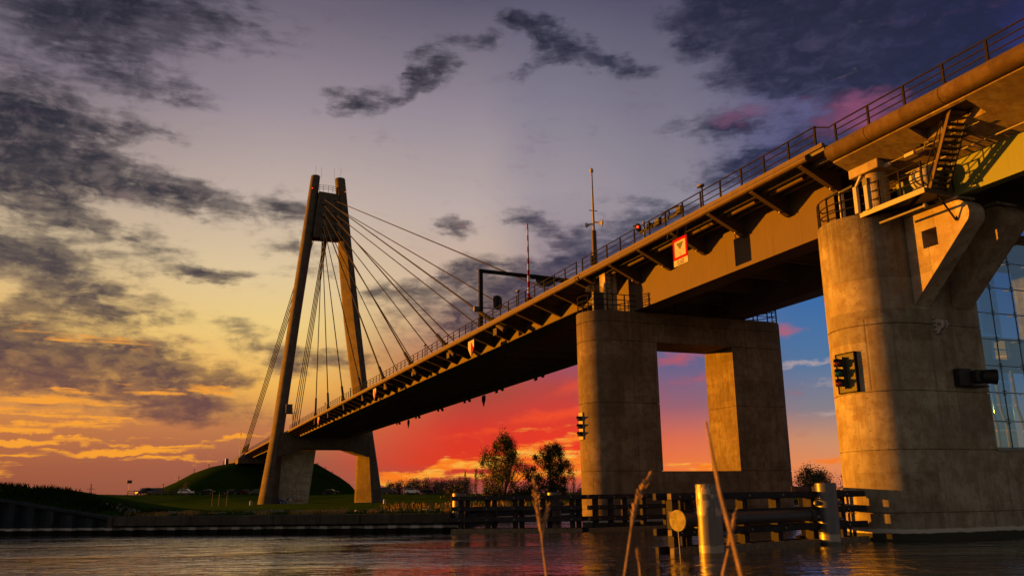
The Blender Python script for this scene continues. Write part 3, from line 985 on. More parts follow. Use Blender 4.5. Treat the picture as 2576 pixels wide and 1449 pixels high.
def console(x0, x1, hole):
    """profile in (y, z): a wedge with a rounded nose; the hole goes right through"""
    outer = [(24.36, 8.80), (24.36, 12.30)] + [(y, z) for y, z in arc]
    bm = bmesh.new()
    rings = []
    for x in (x0, x1):
        ov = [bm.verts.new((x, y, z)) for y, z in outer]
        hv = [bm.verts.new((x, y, z)) for y, z in hole] if hole else []
        rings.append((ov, hv))
        es = [bm.edges.new((ov[i], ov[(i + 1) % len(ov)])) for i in range(len(ov))]
        if hv:
            es += [bm.edges.new((hv[i], hv[(i + 1) % len(hv)])) for i in range(len(hv))]
        bmesh.ops.triangle_fill(bm, use_beauty=True, edges=es)
    for idx in (0, 1) if hole else (0,):
        a_, b_ = rings[0][idx], rings[1][idx]
        for i in range(len(a_)):
            j = (i + 1) % len(a_)
            bm.faces.new((a_[i], a_[j], b_[j], b_[i]))
    bm.verts.index_update()
    mb_ = MB()
    mb_.add([v.co.copy() for v in bm.verts], [[v.index for v in f.verts] for f in bm.faces])
    bm.free()
    return mb_


HOLE = [(23.6, 10.85), (22.9, 10.85), (22.9, 11.55), (23.6, 11.55)]
console(26.75, 27.55, HOLE).build('console', 'console', near)
console(28.75, 29.75, None).build('console', 'console', near)
MB().box(26.70, 27.6, 21.75, 24.35, 12.32, 12.42).build('console_ledge', 'console', near)
MB().box(28.7, 29.8, 21.75, 24.35, 12.32, 12.42).build('console_ledge', 'console', near)

# ================================================================== concrete viaduct (from the near pier towards and past the camera side)
VY0, VY1 = -40.0, 25.35
via = thing('viaduct', 'weathered concrete viaduct deck with rounded edge entering at the upper right', 'viaduct', (30, 10, 12.5))
# rounded edge beam in lengths with open joints
edges_y = [VY1, 23.2, 19.75, 16.3, 12.8, 9.3, 5.8, 2.3, -5, -20, -40]
prof = []
for k in range(9):
    t_ = PI * (0.5 + k / 8.0)
    prof.append((24.32 + .34 * math.cos(t_), 15.12 + .34 * math.sin(t_)))
prof = [(25.2, 15.46)] + prof + [(25.2, 14.70)]
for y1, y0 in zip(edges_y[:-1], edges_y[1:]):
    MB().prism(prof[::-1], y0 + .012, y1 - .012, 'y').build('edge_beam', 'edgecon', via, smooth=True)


def soffit_z(x):
    return 14.76 - (x - 24.3) * .36


# overhang slab: left out around the stair opening
def slab(x0, x1, y0, y1, par, name='overhang_slab'):
    MB().add([(x0, y0, soffit_z(x0)), (x1, y0, soffit_z(x1)), (x1, y1, soffit_z(x1)), (x0, y1, soffit_z(x0)), (x0, y0, 15.4), (x1, y0, 15.4), (x1, y1, 15.4), (x0, y1, 15.4)],
             [(0, 3, 2, 1), (4, 5, 6, 7), (0, 1, 5, 4), (1, 2, 6, 5), (2, 3, 7, 6), (3, 0, 4, 7)]).build(name, 'soffit', par)


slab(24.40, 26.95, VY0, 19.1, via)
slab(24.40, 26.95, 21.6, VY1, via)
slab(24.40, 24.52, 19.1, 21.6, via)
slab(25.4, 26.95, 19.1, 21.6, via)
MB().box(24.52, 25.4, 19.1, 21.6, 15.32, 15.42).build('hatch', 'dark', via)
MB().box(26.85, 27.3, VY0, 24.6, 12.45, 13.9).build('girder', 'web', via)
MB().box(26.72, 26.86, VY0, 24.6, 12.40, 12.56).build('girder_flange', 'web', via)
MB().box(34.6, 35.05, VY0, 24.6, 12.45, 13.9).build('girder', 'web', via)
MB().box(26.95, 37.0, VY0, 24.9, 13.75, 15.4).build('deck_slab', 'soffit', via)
for y in (22.8, 17, 11, 5):
    MB().box(27.3, 34.6, y - .25, y + .25, 12.7, 13.75).build('cross_beam', 'under', via)
MB().box(24.6, 36.8, VY0, VY1, 15.44, 15.5).build('road_surface', 'asphalt', via)
# soffit lamps and conduit
for (y, ln) in ((22.55, .24), (23.75, .24)):
    MB().obox((25.5, y, 14.17), (.07, 0, 0), (0, ln, 0), (0, 0, .07), .02).build('soffit_lamp', 'white', via)
MB().tube([(25.5, 24.0, 14.2), (25.5, 19.5, 14.2)], .018, 6).build('conduit', 'galv', via)
MB().tube([(26.3, 24.6, 13.86), (26.3, 14.0, 13.86)], .03, 6).build('conduit', 'galv', via)
MB().tube([(25.5, 21.9, 14.1), (25.45, 21.75, 14.32), (25.45, 21.6, 14.3)], .025, 6).build('floodlight_arm', 'galv', via)
MB().tube([(25.45, 21.95, 14.30), (25.42, 22.12, 14.34)], [.05, .10], 10).build('floodlight', 'dark', via, smooth=True)

# round column that carries the viaduct end
colm = thing('support_column', 'short round concrete column with square cap under the viaduct end', 'column', (25.75, 24.55, 12.6))
MB().lathe([(.46, 0), (.46, 1.52)], (25.75, 24.55, 12.59), 24).build('shaft', 'console', colm, smooth=True)
MB().obox((25.72, 24.55, 14.27), (.62, 0, 0), (0, .78, 0), (0, 0, .19), .03).build('cap', 'console', colm)


# ================================================================== rails along the deck
def railing(owner, x, ys, zb, h, mat='rail'):
    rl = MB()
    y0, y1 = ys[0], ys[-1]
    for k, z in enumerate((zb + h, zb + h * .66, zb + h * .33)):
        rl.tube([(x, y0 - .05, z), (x, y1 + .05, z)], .028 if k else .036, 6)
    rail = rl.build('railing', mat, owner)
    first = None
    for y in ys:
        if first is None:
            first = MB().box(x - .03, x + .03, ys[0] - .045, ys[0] + .045, zb - .12, zb + h + .02).build('rail_post', mat, rail)
        else:
            copy_part(first, rail, (0, y - ys[0], 0))
    return rail


railing(via, 24.32, [24.95 - 1.75 * k for k in range(14)], 15.46, .80)
MB().tube([(24.32, 24.95, 16.26), (24.32, 25.3, 16.24), (24.25, 25.6, 16.36), (24.14, 25.9, 16.46)], .03, 6).build('rail_loop', 'rail', via)

# ================================================================== bascule span
BY0, BY1 = 25.45, 47.6
basc = thing('drawbridge_span', 'steel opening span between the two piers with bulb edge and dark brackets', 'drawbridge', (30.3, 36, 12.7))
MB().box(24.1, 36.6, BY0, BY1, 15.28, 15.46).build('deck_plate', 'under', basc)
MB().box(24.2, 36.5, BY0, BY1, 15.465, 15.52).build('road_surface', 'asphalt', basc)
MB().box(26.2, 26.24, 27.4, BY1 - .6, 12.67, 15.27).build('girder', 'girder', basc)
MB().box(26.24, 27.5, 27.4, BY1 - .6, 12.67, 12.71).build('girder_flange', 'bracket', basc)
MB().box(27.46, 27.5, 27.4, BY1 - .6, 12.72, 15.27).build('girder_back', 'under', basc)
MB().box(33.2, 34.4, 27.4, BY1 - .6, 12.67, 15.27).build('girder', 'under', basc)
MB().box(24.0, 24.16, BY0, BY1, 15.42, 15.6).build('edge_plate', 'edge', basc)
MB().tube([(24.02, BY0 + .9, 15.27), (24.02, BY1 - .1, 15.27)], .145, 14).build('drain_pipe', 'edge', basc, smooth=True)
MB().tube([(24.02, BY0 + .88, 15.27), (24.02, BY0 + .9, 15.27)], .12, 14).build('pipe_end', 'dark', basc)
BRY = [26.9, 30.2, 33.57, 36.95, 40.35, 43.75, 47.1]
brk = MB().prism([(24.06, 15.24), (24.06, 15.14), (26.05, 14.20), (26.19, 14.20), (26.19, 15.24)][::-1], BRY[0] - .02, BRY[0] + .02, 'y').build('bracket', 'bracket', basc)
brf = MB().add([(24.06, BRY[0] - .13, 15.12), (24.06, BRY[0] + .13, 15.12), (26.0, BRY[0] + .13, 14.19), (26.0, BRY[0] - .13, 14.19), (26.19, BRY[0] + .13, 14.17), (26.19, BRY[0] - .13, 14.17),
                (24.06, BRY[0] - .13, 15.09), (24.06, BRY[0] + .13, 15.09), (26.0, BRY[0] + .13, 14.16), (26.0, BRY[0] - .13, 14.16), (26.19, BRY[0] + .13, 14.14), (26.19, BRY[0] - .13, 14.14)],
               [(0, 3, 2, 1), (3, 5, 4, 2), (6, 7, 8, 9), (9, 8, 10, 11), (0, 1, 7, 6), (1, 2, 8, 7), (2, 4, 10, 8), (4, 5, 11, 10), (5, 3, 9, 11), (3, 0, 6, 9)]).build('bracket_flange', 'bracket', brk)
brn = MB().obox((25.6, BRY[0], 14.30), (.05, 0, 0), (0, .05, 0), (0, 0, .05), .015).build('clamp', 'galv', brk)
for y in BRY[1:]:
    b2 = copy_part(brk, basc, (0, y - BRY[0], 0))
    copy_part(brf, b2, (0, 0, 0)); copy_part(brn, b2, (0, 0, 0))
fb = MB().prism([(34.42, 14.20), (36.5, 15.1), (36.5, 15.24), (34.42, 15.24)], BRY[0] - .02, BRY[0] + .02, 'y').build('far_bracket', 'bracket', basc)
for y in BRY[1:]:
    copy_part(fb, basc, (0, y - BRY[0], 0))
tr_ = MB().tube([(25.0, 27.75, 15.06), (25.0, 29.95, 15.06)], .13, 10).build('trough', 'edge', basc, smooth=True)
for y in BRY[1:-1]:
    copy_part(tr_, basc, (0, y - BRY[0], 0))
cb = MB().box(27.5, 33.2, 28.4, 28.52, 13.7, 15.27).build('cross_beam', 'under', basc)
cbf = MB().box(27.5, 33.2, 28.34, 28.58, 13.66, 13.70).build('beam_flange', 'girder', cb)
for k in range(1, 6):
    c2 = copy_part(cb, basc, (0, 3.4 * k, 0)); copy_part(cbf, c2, (0, 0, 0))
mb = MB()
for x in [24.7 + .5 * k for k in range(4)] + [28 + .6 * k for k in range(9)]:
    mb.box(x - .1, x + .1, BY0 + .1, BY1 - .1, 15.06, 15.27)
mb.build('deck_stiffener', 'under', basc)
MB().box(26.3, 34.3, BY1 - .9, BY1 - .7, 12.72, 15.26).build('end_beam', 'under', basc)
railing(basc, 24.12, [25.9 + 1.655 * k for k in range(14)], 15.56, .92)
MB().tube([(24.03, 37.1, 15.2), (23.98, 37.2, 14.9), (24.4, 37.4, 14.78), (24.9, 37.6, 14.95)], .03, 6).build('hanging_hose', 'black', basc)

# ================================================================== cable-stayed bridge
MY0, MY1 = 47.75, 280.0
stay = thing('cable_stayed_bridge', 'long cable stayed bridge deck with two legged concrete tower and fans of stays', 'bridge', (29.1, 110, 0.7))
DX1 = 39.4
MB().box(24.1, DX1, MY0, MY1, 15.28, 15.46).build('deck_plate', 'under', stay)
MB().box(24.2, DX1 - .1, MY0, MY1, 15.465, 15.52).build('road_surface', 'asphalt', stay)
for x in (24.1, DX1):
    MB().box(x - .06, x + .06, MY0, MY1, 15.40, 15.60).build('edge_plate', 'edge', stay)
    MB().tube([(x - .06 if x < 30 else x + .06, MY0, 15.27), (x - .06 if x < 30 else x + .06, MY1, 15.27)], .15, 12).build('edge_tube', 'edge', stay, smooth=True)
MB().tube([(24.04, MY0 + .2, 15.27), (24.04, MY0 + .42, 15.27)], .175, 12).build('pipe_clamp', 'black', stay)
for gx0, gx1, nm in ((26.2, 27.8, 'girder'), (35.7, 37.3, 'girder')):
    MB().box(gx0, gx0 + .04, MY0 + .4, MY1, 14.30, 15.27).build(nm, 'girder', stay)
    MB().box(gx0, gx1, MY0 + .4, MY1, 14.24, 14.295).build('girder_flange', 'bracket', stay)
    MB().box(gx1 - .04, gx1, MY0 + .4, MY1, 14.30, 15.27).build('girder_back', 'under', stay)
MB().box(26.25, 37.25, MY0 + .38, MY0 + .42, 14.31, 15.27).build('end_beam', 'girder', stay)
NB = 66
B0 = 51.73
bm_ = MB().prism([(24.08, 15.24), (24.08, 15.14), (26.19, 14.36), (26.19, 15.24)][::-1], B0 - .02, B0 + .02, 'y').build('bracket', 'bracket', stay)
bf_ = MB().add([(24.07, B0 - .11, 15.13), (24.07, B0 + .11, 15.13), (26.19, B0 + .11, 14.36), (26.19, B0 - .11, 14.36), (24.05, B0 - .11, 15.10), (24.05, B0 + .11, 15.10), (26.19, B0 + .11, 14.32), (26.19, B0 - .11, 14.32)],
               [(0, 3, 2, 1), (4, 5, 6, 7), (0, 1, 5, 4), (1, 2, 6, 5), (2, 3, 7, 6), (3, 0, 4, 7)]).build('bracket_flange', 'edge', bm_)
fb_ = MB().prism([(37.32, 14.36), (DX1, 15.12), (DX1, 15.24), (37.32, 15.24)], B0 - .02, B0 + .02, 'y').build('far_bracket', 'bracket', stay)
cr_ = MB().box(27.8, 35.7, B0 - .06, B0 + .06, 14.34, 15.27).build('cross_beam', 'under', stay)
cf_ = MB().box(27.8, 35.7, B0 - .16, B0 + .16, 14.30, 14.34).build('beam_flange', 'girder', cr_)
for k in list(range(-1, 0)) + list(range(1, NB)):
    if abs(B0 + 3.41 * k - 186.5) < 2.6:
        continue
    d = (0, 3.41 * k, 0)
    b2 = copy_part(bm_, stay, d); copy_part(bf_, b2, (0, 0, 0))
    copy_part(fb_, stay, d)
    c2 = copy_part(cr_, stay, d); copy_part(cf_, c2, (0, 0, 0))
railing(stay, 24.12, [48.3 + 1.705 * k for k in range(79)], 15.56, .92)
railing(stay, 24.12, [190 + 1.9 * k for k in range(47)], 15.56, .92)

# stay cables, their sheaths and the anchor tubes below the deck
ANCH = [64 + 12.5 * k for k in range(8)]
TOPZ = [62.0, 60.7, 59.4, 58.1, 56.8, 55.5, 54.4, 53.4][::1]
TY = 170.2 * TS
TOPZ = [1.8 + (z - 1.8) * TS for z in TOPZ]


def along(p, q, d):
    p = Vector(p); q = Vector(q)
    return p + (q - p).normalized() * d


for sx, tx in ((24.42, 27.35 * TS), (DX1 - .32, 29.2 * TS)):
    for k, y in enumerate(ANCH):
        p, q = (sx, y, 15.5), (tx, TY, TOPZ[k])
        cb_ = MB().tube([p, q], .085, 8).build('stay_cable', 'cable', stay, smooth=True)
        MB().tube([along(p, q, -.3), along(p, q, 4.6), along(p, q, 4.75)], [.2, .17, .1], 10).build('cable_sheath', 'cable', cb_, smooth=True)
        MB().tube([along(p, q, -.35), along(p, q, .8)], .30, 10).build('cable_socket', 'cable', cb_, smooth=True)
        se = (Vector(q) - Vector(p)).normalized()
        ln_ = min(2.7 if sx < 30 else 1.5, (1.35 if sx < 30 else .9) / se.z)
        dn = along(p, q, -ln_)
        MB().tube([along(p, q, -.5), dn], .2, 12).build('anchor_tube', 'bracket', cb_, smooth=True)
        MB().tube([dn, along(p, q, -ln_ - .03)], .17, 12).build('tube_cap', 'black', cb_)
        MB().obox((sx + (.12 if sx < 30 else -.12), y + .2, 14.85), (.05, 0, 0), (0, .4, 0), (0, 0, .34), .02).build('anchor_plate', 'bracket', cb_)
    for k in range(4):
        y = 281 + 5.5 * k
        p, q = (sx, y, 15.2), (tx, 172.2 * TS, TOPZ[3 - k] + 1.0)
        cb_ = MB().tube([p, q], .11, 8).build('back_stay', 'cable', stay, smooth=True)
        MB().tube([along(p, q, -1.0), along(p, q, 6.5)], .24, 10).build('cable_sheath', 'cable', cb_, smooth=True)


# tower: two leaning legs, rounded outside, splayed face inside
def leg_ring(xo, xi, yc, z, dep):
    """xo: outer side, xi: inner side; front is towards -Y"""
    w = xi - xo
    pts = []
    for i in range(9):      # rounded outer side, back to front
        t_ = PI / 2 * (1 - i / 4.0)
        pts.append((xo + w * .42 * (1 - math.cos(t_)), yc + math.sin(t_) * dep / 2, z))
    pts += [(xo + w * .55, yc - dep / 2, z), (xo + w * .97, yc + dep * .12, z), (xi, yc + dep * .18, z), (xi, yc + dep * .42, z), (xo + w * .9, yc + dep / 2, z)]
    return pts


LEGN = [(0.3, 17.45, 21.35), (14.0, 19.35, 21.8), (36.7, 21.65, 23.95), (52, 23.2, 25.55), (67.0, 24.72, 26.6)]
LEGF = [(0.3, 41.45, 36.2), (14.0, 39.0, 36.4), (37.4, 35.7, 32.75), (52, 33.7, 31.0), (66.9, 31.8, 29.7)]
legs = []
for tab in (LEGN, LEGF):
    rings = []
    zs = [-.5, .3, 4, 9, 14, 20, 28, 37, 45, 50, 52, 54, 56, 60, 63, 66.9, 67.0]
    for z in zs:
        xo = interp(z, [(a, b_) for a, b_, c_ in tab]); xi = interp(z, [(a, c_) for a, b_, c_ in tab])
        dep = interp(z, [(0, 5.6), (14, 4.6), (50, 3.6), (67, 2.7)])
        k_ = max(0.0, min(1.0, (z - 50) / 6))
        w_ = xi - xo
        el_ = [(xo + w_ / 2 + w_ / 2 * math.cos(PI / 2 + 2 * PI * i / 14), 171.2 + abs(w_) * .62 * math.sin(PI / 2 + 2 * PI * i / 14), z) for i in range(14)]
        rings.append([tuple(p_ * (1 - k_) + q_ * k_ for p_, q_ in zip(a_, b_)) for a_, b_ in zip(leg_ring(xo, xi, 171.2, z, dep), el_)])
    lg = MB().loft(rings).far().build('tower_leg', 'tower', stay, smooth=True)
    legs.append(lg)
    xo = interp(63.6, [(a, b_) for a, b_, c_ in tab]); xi = interp(63.6, [(a, c_) for a, b_, c_ in tab])
    MB().lathe([(.03, -.1), (.09, -.06), (.10, .06), (.03, .1)], (xo + (xi - xo) * .25, 169.6, 63.8), 10).far().build('obstruction_light', 'redlamp', lg)
    for s_ in (.2, .8):
        MB().tube([(xo + (xi - xo) * s_ + (.9 if xo < 30 else -.9), 171.2, 66.9), (xo + (xi - xo) * s_ + (.9 if xo < 30 else -.9), 171.2, 69.3)], .02, 4).far().build('lightning_rod', 'dark', lg)
    if xo > 30:
        MB().box(29.75, 30.2, 169.55, 169.75, 62.6, 64.6).far().build('door', 'edge', lg)
ub = MB().prism([(25.4, 53.5), (31.3, 53.6), (30.35, 63.1), (26.3, 63.3)], 169.6, 172.8, 'y').far().build('upper_beam', 'tower', stay)
for k in range(4):
    for x in (27.35, 29.2):
        MB().box(x * TS - .5, x * TS + .5, 169.3 * TS, 169.62 * TS, TOPZ[2 * k] - 1.6, TOPZ[2 * k] - .1).build('anchor_box', 'under', ub)
mb = MB()
for z in (63.7, 64.1, 64.5):
    mb.tube([(26.2, 169.7, z + .2), (28.1, 168.8, z), (30.4, 169.7, z)], .035, 5)
for x in (26.3, 27.1, 28.1, 29.0, 30.0):
    mb.tube([(x, 169.3, 63.2), (x, 169.3, 64.6)], .035, 5)
mb.far().build('beam_railing', 'rail', ub)
MB().prism([(20.6, 9.65), (25.6, 11.1), (33.0, 11.1), (37.5, 9.65), (38.2, 9.9), (37.6, 14.2), (20.9, 14.2), (20.2, 9.9)], 168.9, 173.5, 'y').far().build('lower_beam', 'tower', stay)
mb = MB()
for (x, z0, z1) in ((22.9, 14.8, 17.6), (23.35, 14.8, 17.6)):
    mb.tube([(x, 168.3, z0), (x, 168.3, z1 + .4)], .04, 5)
for k in range(9):
    mb.tube([(22.9, 168.3, 15 + .35 * k), (23.35, 168.3, 15 + .35 * k)], .025, 4)
mb.tube([(22.7, 168.0, 16.6), (22.7, 167.6, 18.6), (23.6, 167.6, 18.6), (23.6, 168.0, 16.6)], .03, 4)
mb.box(21.4, 22.9, 167.9, 168.9, 17.6, 17.7)
mb.far().build('access_ladder', 'rail', legs[0])
MB().box(21.5, 22.7, 168.0, 168.8, 17.7, 19.4).far().build('access_cabin', 'dark', legs[0])

# pier wall behind the tower, board-marked, with a carved V
wallp = thing('approach_pier', 'tapered board marked concrete pier wall with spray paint near its foot', 'pier', (25, 183, 0.7))
prw = [(19.4, .3), (27.1, .3), (28.35, 11.1), (19.6, 11.1)]
MB().prism(prw, 173.62, 175.4, 'y').far().build('pier_wall', 'pale', wallp)
for a_, b_ in (((21.4, 10.7), (23.2, 4.8)), ((27.15, 10.7), (24.5, 4.8)), ((23.2, 4.8), (23.8, 3.3)), ((24.5, 4.8), (25.05, 3.3)), ((23.8, 3.3), (25.7, 3.3))):
    p, q = Vector((a_[0], 173.61, a_[1])), Vector((b_[0], 173.61, b_[1]))
    MB().bar(p, q, .10, .04).far().build('groove', 'under', wallp)
# spray paint: flat strokes on the wall
def strokes(pts, w, mat):
    mb = MB()
    for i in range(len(pts) - 1):
        p, q = Vector((pts[i][0] - 1.0, 173.60, pts[i][1] - .1)), Vector((pts[i + 1][0] - 1.0, 173.60, pts[i + 1][1] - .1))
        mb.bar(p, q, .006, w, upv=(0, 0, 1) if abs((q - p).z) < abs((q - p).x) else (1, 0, 0))
    return mb.far().build('graffiti', mat, wallp)


strokes([(22.6, 2.2), (22.75, .95), (22.95, 1.8), (23.3, 1.75), (23.2, .95), (23.7, 1.7), (23.9, 1.0), (24.3, 2.0), (24.6, 2.15)], .22, 'printblue')
strokes([(22.8, 1.5), (23.15, 1.3), (23.6, 1.3), (24.1, 1.6)], .2, 'printwhite')
strokes([(24.7, 1.7), (24.95, 2.1), (25.1, 1.5)], .1, 'printwhite')
strokes([(25.5, 1.9), (25.9, 1.4), (26.1, 2.0), (26.5, 1.4), (26.8, 2.0), (27.2, 1.5), (27.5, 1.7)], .16, 'printred')
strokes([(25.7, 1.4), (26.3, 1.7), (27.0, 1.3)], .14, 'printred')

# abutment on the embankment
abut = thing('bridge_abutment', 'dark concrete abutment on top of the grass embankment where the back stays end', 'abutment', (28, 262, 12))
MB().prism([(20.2, 11.7), (38.4, 11.7), (38.4, 13.0), (20.2, 13.0)], 254.5, 284, 'y').far().build('abutment_wall', 'tower', abut)
MB().loft([[(20.2, 254.5, 13.0), (38.4, 254.5, 13.0), (38.4, 284, 13.0), (20.2, 284, 13.0)], [(22.6, 256.5, 15.3), (36, 256.5, 15.3), (36, 284, 15.3), (22.6, 284, 15.3)]]).far().build('abutment_slope', 'under', abut)
MB().tube([(18.2, 268, 11.6), (18.2, 268, 13.6)], [.5, .45], 10).far().build('marker_post', 'dark', abut)
ms = thing('antenna_mast', 'thin lattice antenna mast standing at the far bridge abutment', 'mast', (21.6, 266.5, 14))
MB().tube([(21.6, 266.5, 12.8), (21.6, 266.5, 21.9)], [.10, .05], 6).far().build('mast_pole', 'dark', ms)
MB().obox((21.6, 266.5, 20.6), (.1, 0, 0), (0, .1, 0), (0, 0, .25)).far().build('aerial', 'dark', ms)

# steel column that carries the end of the long deck on the midstream pier
ec = thing('support_column', 'sunlit support column with caged ladder and bundled cables on the midstream pier', 'column', (25.2, 46, 12.6))
MB().box(24.55, 25.35, 45.3, 46.0, 12.57, 15.2).build('shaft', 'console', ec)
mb = MB()
for x in (24.62, 24.98):
    mb.tube([(x, 45.2, 12.6), (x, 45.2, 15.1)], .022, 5)
for k in range(9):
    mb.tube([(24.62, 45.2, 12.8 + .26 * k), (24.98, 45.2, 12.8 + .26 * k)], .015, 4)
mb.build('ladder', 'rail', ec)
mb = MB()
for k in range(9):
    x = 23.95 + .07 * k
    mb.tube([(x, 45.6, 12.6), (x, 45.6, 14.1 + .05 * (k % 3)), (x - .12 - .03 * k, 45.75, 14.45), (x - .4, 45.8, 14.25 + .04 * k), (x - .5, 45.8, 13.9)], .02, 5)
mb.build('cable_bundle', 'dark', ec)
MB().box(23.85, 24.55, 45.55, 45.75, 12.6, 13.9).build('cable_cabinet', 'dark', ec)


def curved_rail(name, label, pts, zb, h, n_posts):
    t_ = thing(name, label, 'railing', (pts[0][0], pts[0][1], zb))
    mb = MB()
    for k in (1, .66, .33):
        mb.tube([(x, y, zb + h * k) for x, y in pts], .028, 6)
    mb.build('rail_bar', 'rail', t_)
    # posts evenly along the line
    L = [0]
    for a_, b_ in zip(pts[:-1], pts[1:]):
        L.append(L[-1] + math.dist(a_, b_))
    first = None
    for i in range(n_posts):
        d = L[-1] * i / (n_posts - 1)
        x = interp(d, list(zip(L, [p[0] for p in pts]))); y = interp(d, list(zip(L, [p[1] for p in pts])))
        if first is None:
            x0_, y0_ = x, y
            first = MB().box(x - .03, x + .03, y - .03, y + .03, zb - .03, zb + h + .02).build('rail_post', 'rail', t_)
        else:
            copy_part(first, t_, (x - x0_, y - y0_, 0))
    return t_


def arc_pts(cx, cy, r, a0, a1, n):
    return [(cx + r * math.cos(a0 + (a1 - a0) * i / n), cy + r * math.sin(a0 + (a1 - a0) * i / n)) for i in range(n + 1)]


curved_rail('platform_railing', 'curved dark railing round the rounded end of the midstream pier top', [(29.0, YM - RM + .12)] + arc_pts(XM0 + RM, YM, RM - .1, -PI / 2, -1.5 * PI, 14) + [(27.5, YM + RM - .1)], 12.58, 1.0, 11)
curved_rail('platform_railing', 'dark railing along the far right end of the midstream pier top', [(31.5, YM - RM + .12)] + arc_pts(XM1 - RM, YM, RM - .1, -PI / 2, PI / 2, 12), 12.58, 1.0, 9)
curved_rail('platform_railing', 'curved railing round the top of the nearest pier beside the cameras', arc_pts(XN0 + RN, YN, RN - .08, -PI * .78, -1.4 * PI, 10), 12.6, 1.05, 6)

# ================================================================== service platform, stair and fittings on the near pier
plat = thing('service_platform', 'steel service platform with lit edge beam hung on the nearest pier', 'platform', (26, 23.5, 12.4))
MB().box(25.34, 27.3, 22.0, 25.2, 12.52, 12.56).build('grating', 'dark', plat)
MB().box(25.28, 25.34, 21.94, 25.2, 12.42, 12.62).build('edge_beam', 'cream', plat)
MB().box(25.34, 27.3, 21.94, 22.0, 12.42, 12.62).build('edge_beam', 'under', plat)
mb = MB()
mb.bar((25.35, 25.0, 12.46), (27.2, 22.1, 12.46), .06, .08)
mb.bar((25.35, 22.1, 12.46), (27.2, 25.0, 12.46), .06, .08)
mb.bar((26.0, 22.0, 12.42), (26.7, 21.95, 11.5), .05, .05)
mb.bar((27.1, 22.0, 12.42), (26.7, 21.95, 11.5), .05, .05)
mb.build('brace', 'rail', plat)
curved_rail('platform_railing', 'straight railing along the lit edge of the service platform below the stair', [(25.32, 25.1), (25.32, 22.0)], 12.6, 1.05, 4)
curved_rail('platform_railing', 'short railing across the end of the service platform right of the stair', [(26.5, 22.0), (27.25, 22.0)], 12.6, 1.05, 3)
MB_p = MB().tube([(25.75, 24.6, 12.1), (25.75, 22.4, 12.1)], .05, 8)
MB_p.build('conduit', 'galv', plat, smooth=True)
MB().lathe([(.02, -.1), (.09, -.06), (.1, .03), (.05, .09)], (25.75, 22.38, 12.1), 10).build('conduit_end', 'galv', plat, smooth=True)

stair = thing('steel_stair', 'steep dark steel stair from the platform up through a hatch in the viaduct', 'stairs', (26, 22, 12.56))
bl_, br_, tl_, trr = Vector((25.78, 22.15, 12.58)), Vector((26.46, 21.98, 12.58)), Vector((24.62, 19.75, 14.9)), Vector((25.30, 19.58, 14.9))
MB().bar(bl_, tl_, .05, .2).build('stringer', 'edge', stair)
MB().bar(br_, trr, .05, .2).build('stringer', 'dark', stair)
NS = 15
dl = (tl_ - bl_)
wv = (br_ - bl_)
hd_ = Vector((dl.x, dl.y, 0)).normalized()
tread0 = MB().obox(bl_ + wv / 2 + dl * (0.5 / NS), wv * .48, hd_ * .11, (0, 0, .018)).build('tread', 'dark', stair)
for k in range(1, NS):
    copy_part(tread0, stair, dl * (k / NS))
mb = MB()
for side in (Vector((0, 0, 0)), wv):
    for hh in (.5, .95):
        mb.tube([bl_ + side + Vector((0, 0, hh)), tl_ + side + Vector((0, 0, hh - .55))], .022, 6)
    for k in (0.02, .33, .66):
        mb.tube([bl_ + side + dl * k, bl_ + side + dl * k + Vector((0, 0, .95 - .55 * k))], .022, 6)
    mb.tube([bl_ + side + dl * .33, bl_ + side + dl * .66 + Vector((0, 0, .6))], .015, 5)
mb.build('handrail', 'rail', stair)

drum = thing('rescue_canister', 'white banded canister on a cradle beside the foot of the stair', 'canister', (26.2, 22.55, 12.56))
prf = [(.05, -.47), (.26, -.45), (.38, -.36), (.42, -.2), (.42, .2), (.38, .36), (.26, .45), (.05, .47)]
ring = [[(26.15 + r * math.cos(2 * PI * k / 20), 22.62 + z, 13.33 + r * math.sin(2 * PI * k / 20)) for k in range(20)] for r, z in prf]
MB().loft(ring).build('shell', 'white', drum, smooth=True)
for y in (-.2, .18):
    MB().loft([[(26.15 + .435 * math.cos(2 * PI * k / 20), 22.62 + y + d, 13.33 + .435 * math.sin(2 * PI * k / 20)) for k in range(20)] for d in (-.02, .02)]).build('band', 'black', drum)
MB().box(25.85, 26.45, 22.3, 22.95, 12.57, 12.93).build('cradle', 'cream', drum)


def camera_post(x, y, z1, label):
    t_ = thing('camera_post', label, 'camera post', (x, y, 12.6), 'camera posts on the nearest pier')
    MB().obox((x, y, (12.6 + z1) / 2), (.07, 0, 0), (0, .10, 0), (0, 0, (z1 - 12.6) / 2), .015).build('post', 'white', t_)
    return t_


c1_ = camera_post(25.18, 25.92, 13.75, 'white post with small camera, leftmost of three along the curved railing')
MB().tube([(25.18, 26.05, 13.86), (25.05, 26.62, 13.70)], .065, 10).build('camera', 'dark', c1_, smooth=True)
MB().bar((25.18, 25.95, 13.75), (25.18, 26.1, 13.9), .04, .04).build('bracket', 'galv', c1_)
c2_ = camera_post(25.22, 25.15, 13.72, 'white post with camera and raised slanting lamp arm, middle of the three')
MB().tube([(25.2, 25.25, 13.80), (25.1, 25.85, 13.72)], .07, 10).build('camera', 'dark', c2_, smooth=True)
MB().bar((25.22, 25.1, 13.72), (25.22, 24.75, 14.12), .09, .09).build('lamp_arm', 'white', c2_)
c3_ = camera_post(25.26, 24.62, 13.62, 'plain white cabinet post in front of the round column')
MB().box(25.2, 25.32, 24.5, 24.75, 13.62, 13.9).build('sensor', 'dark', c3_)


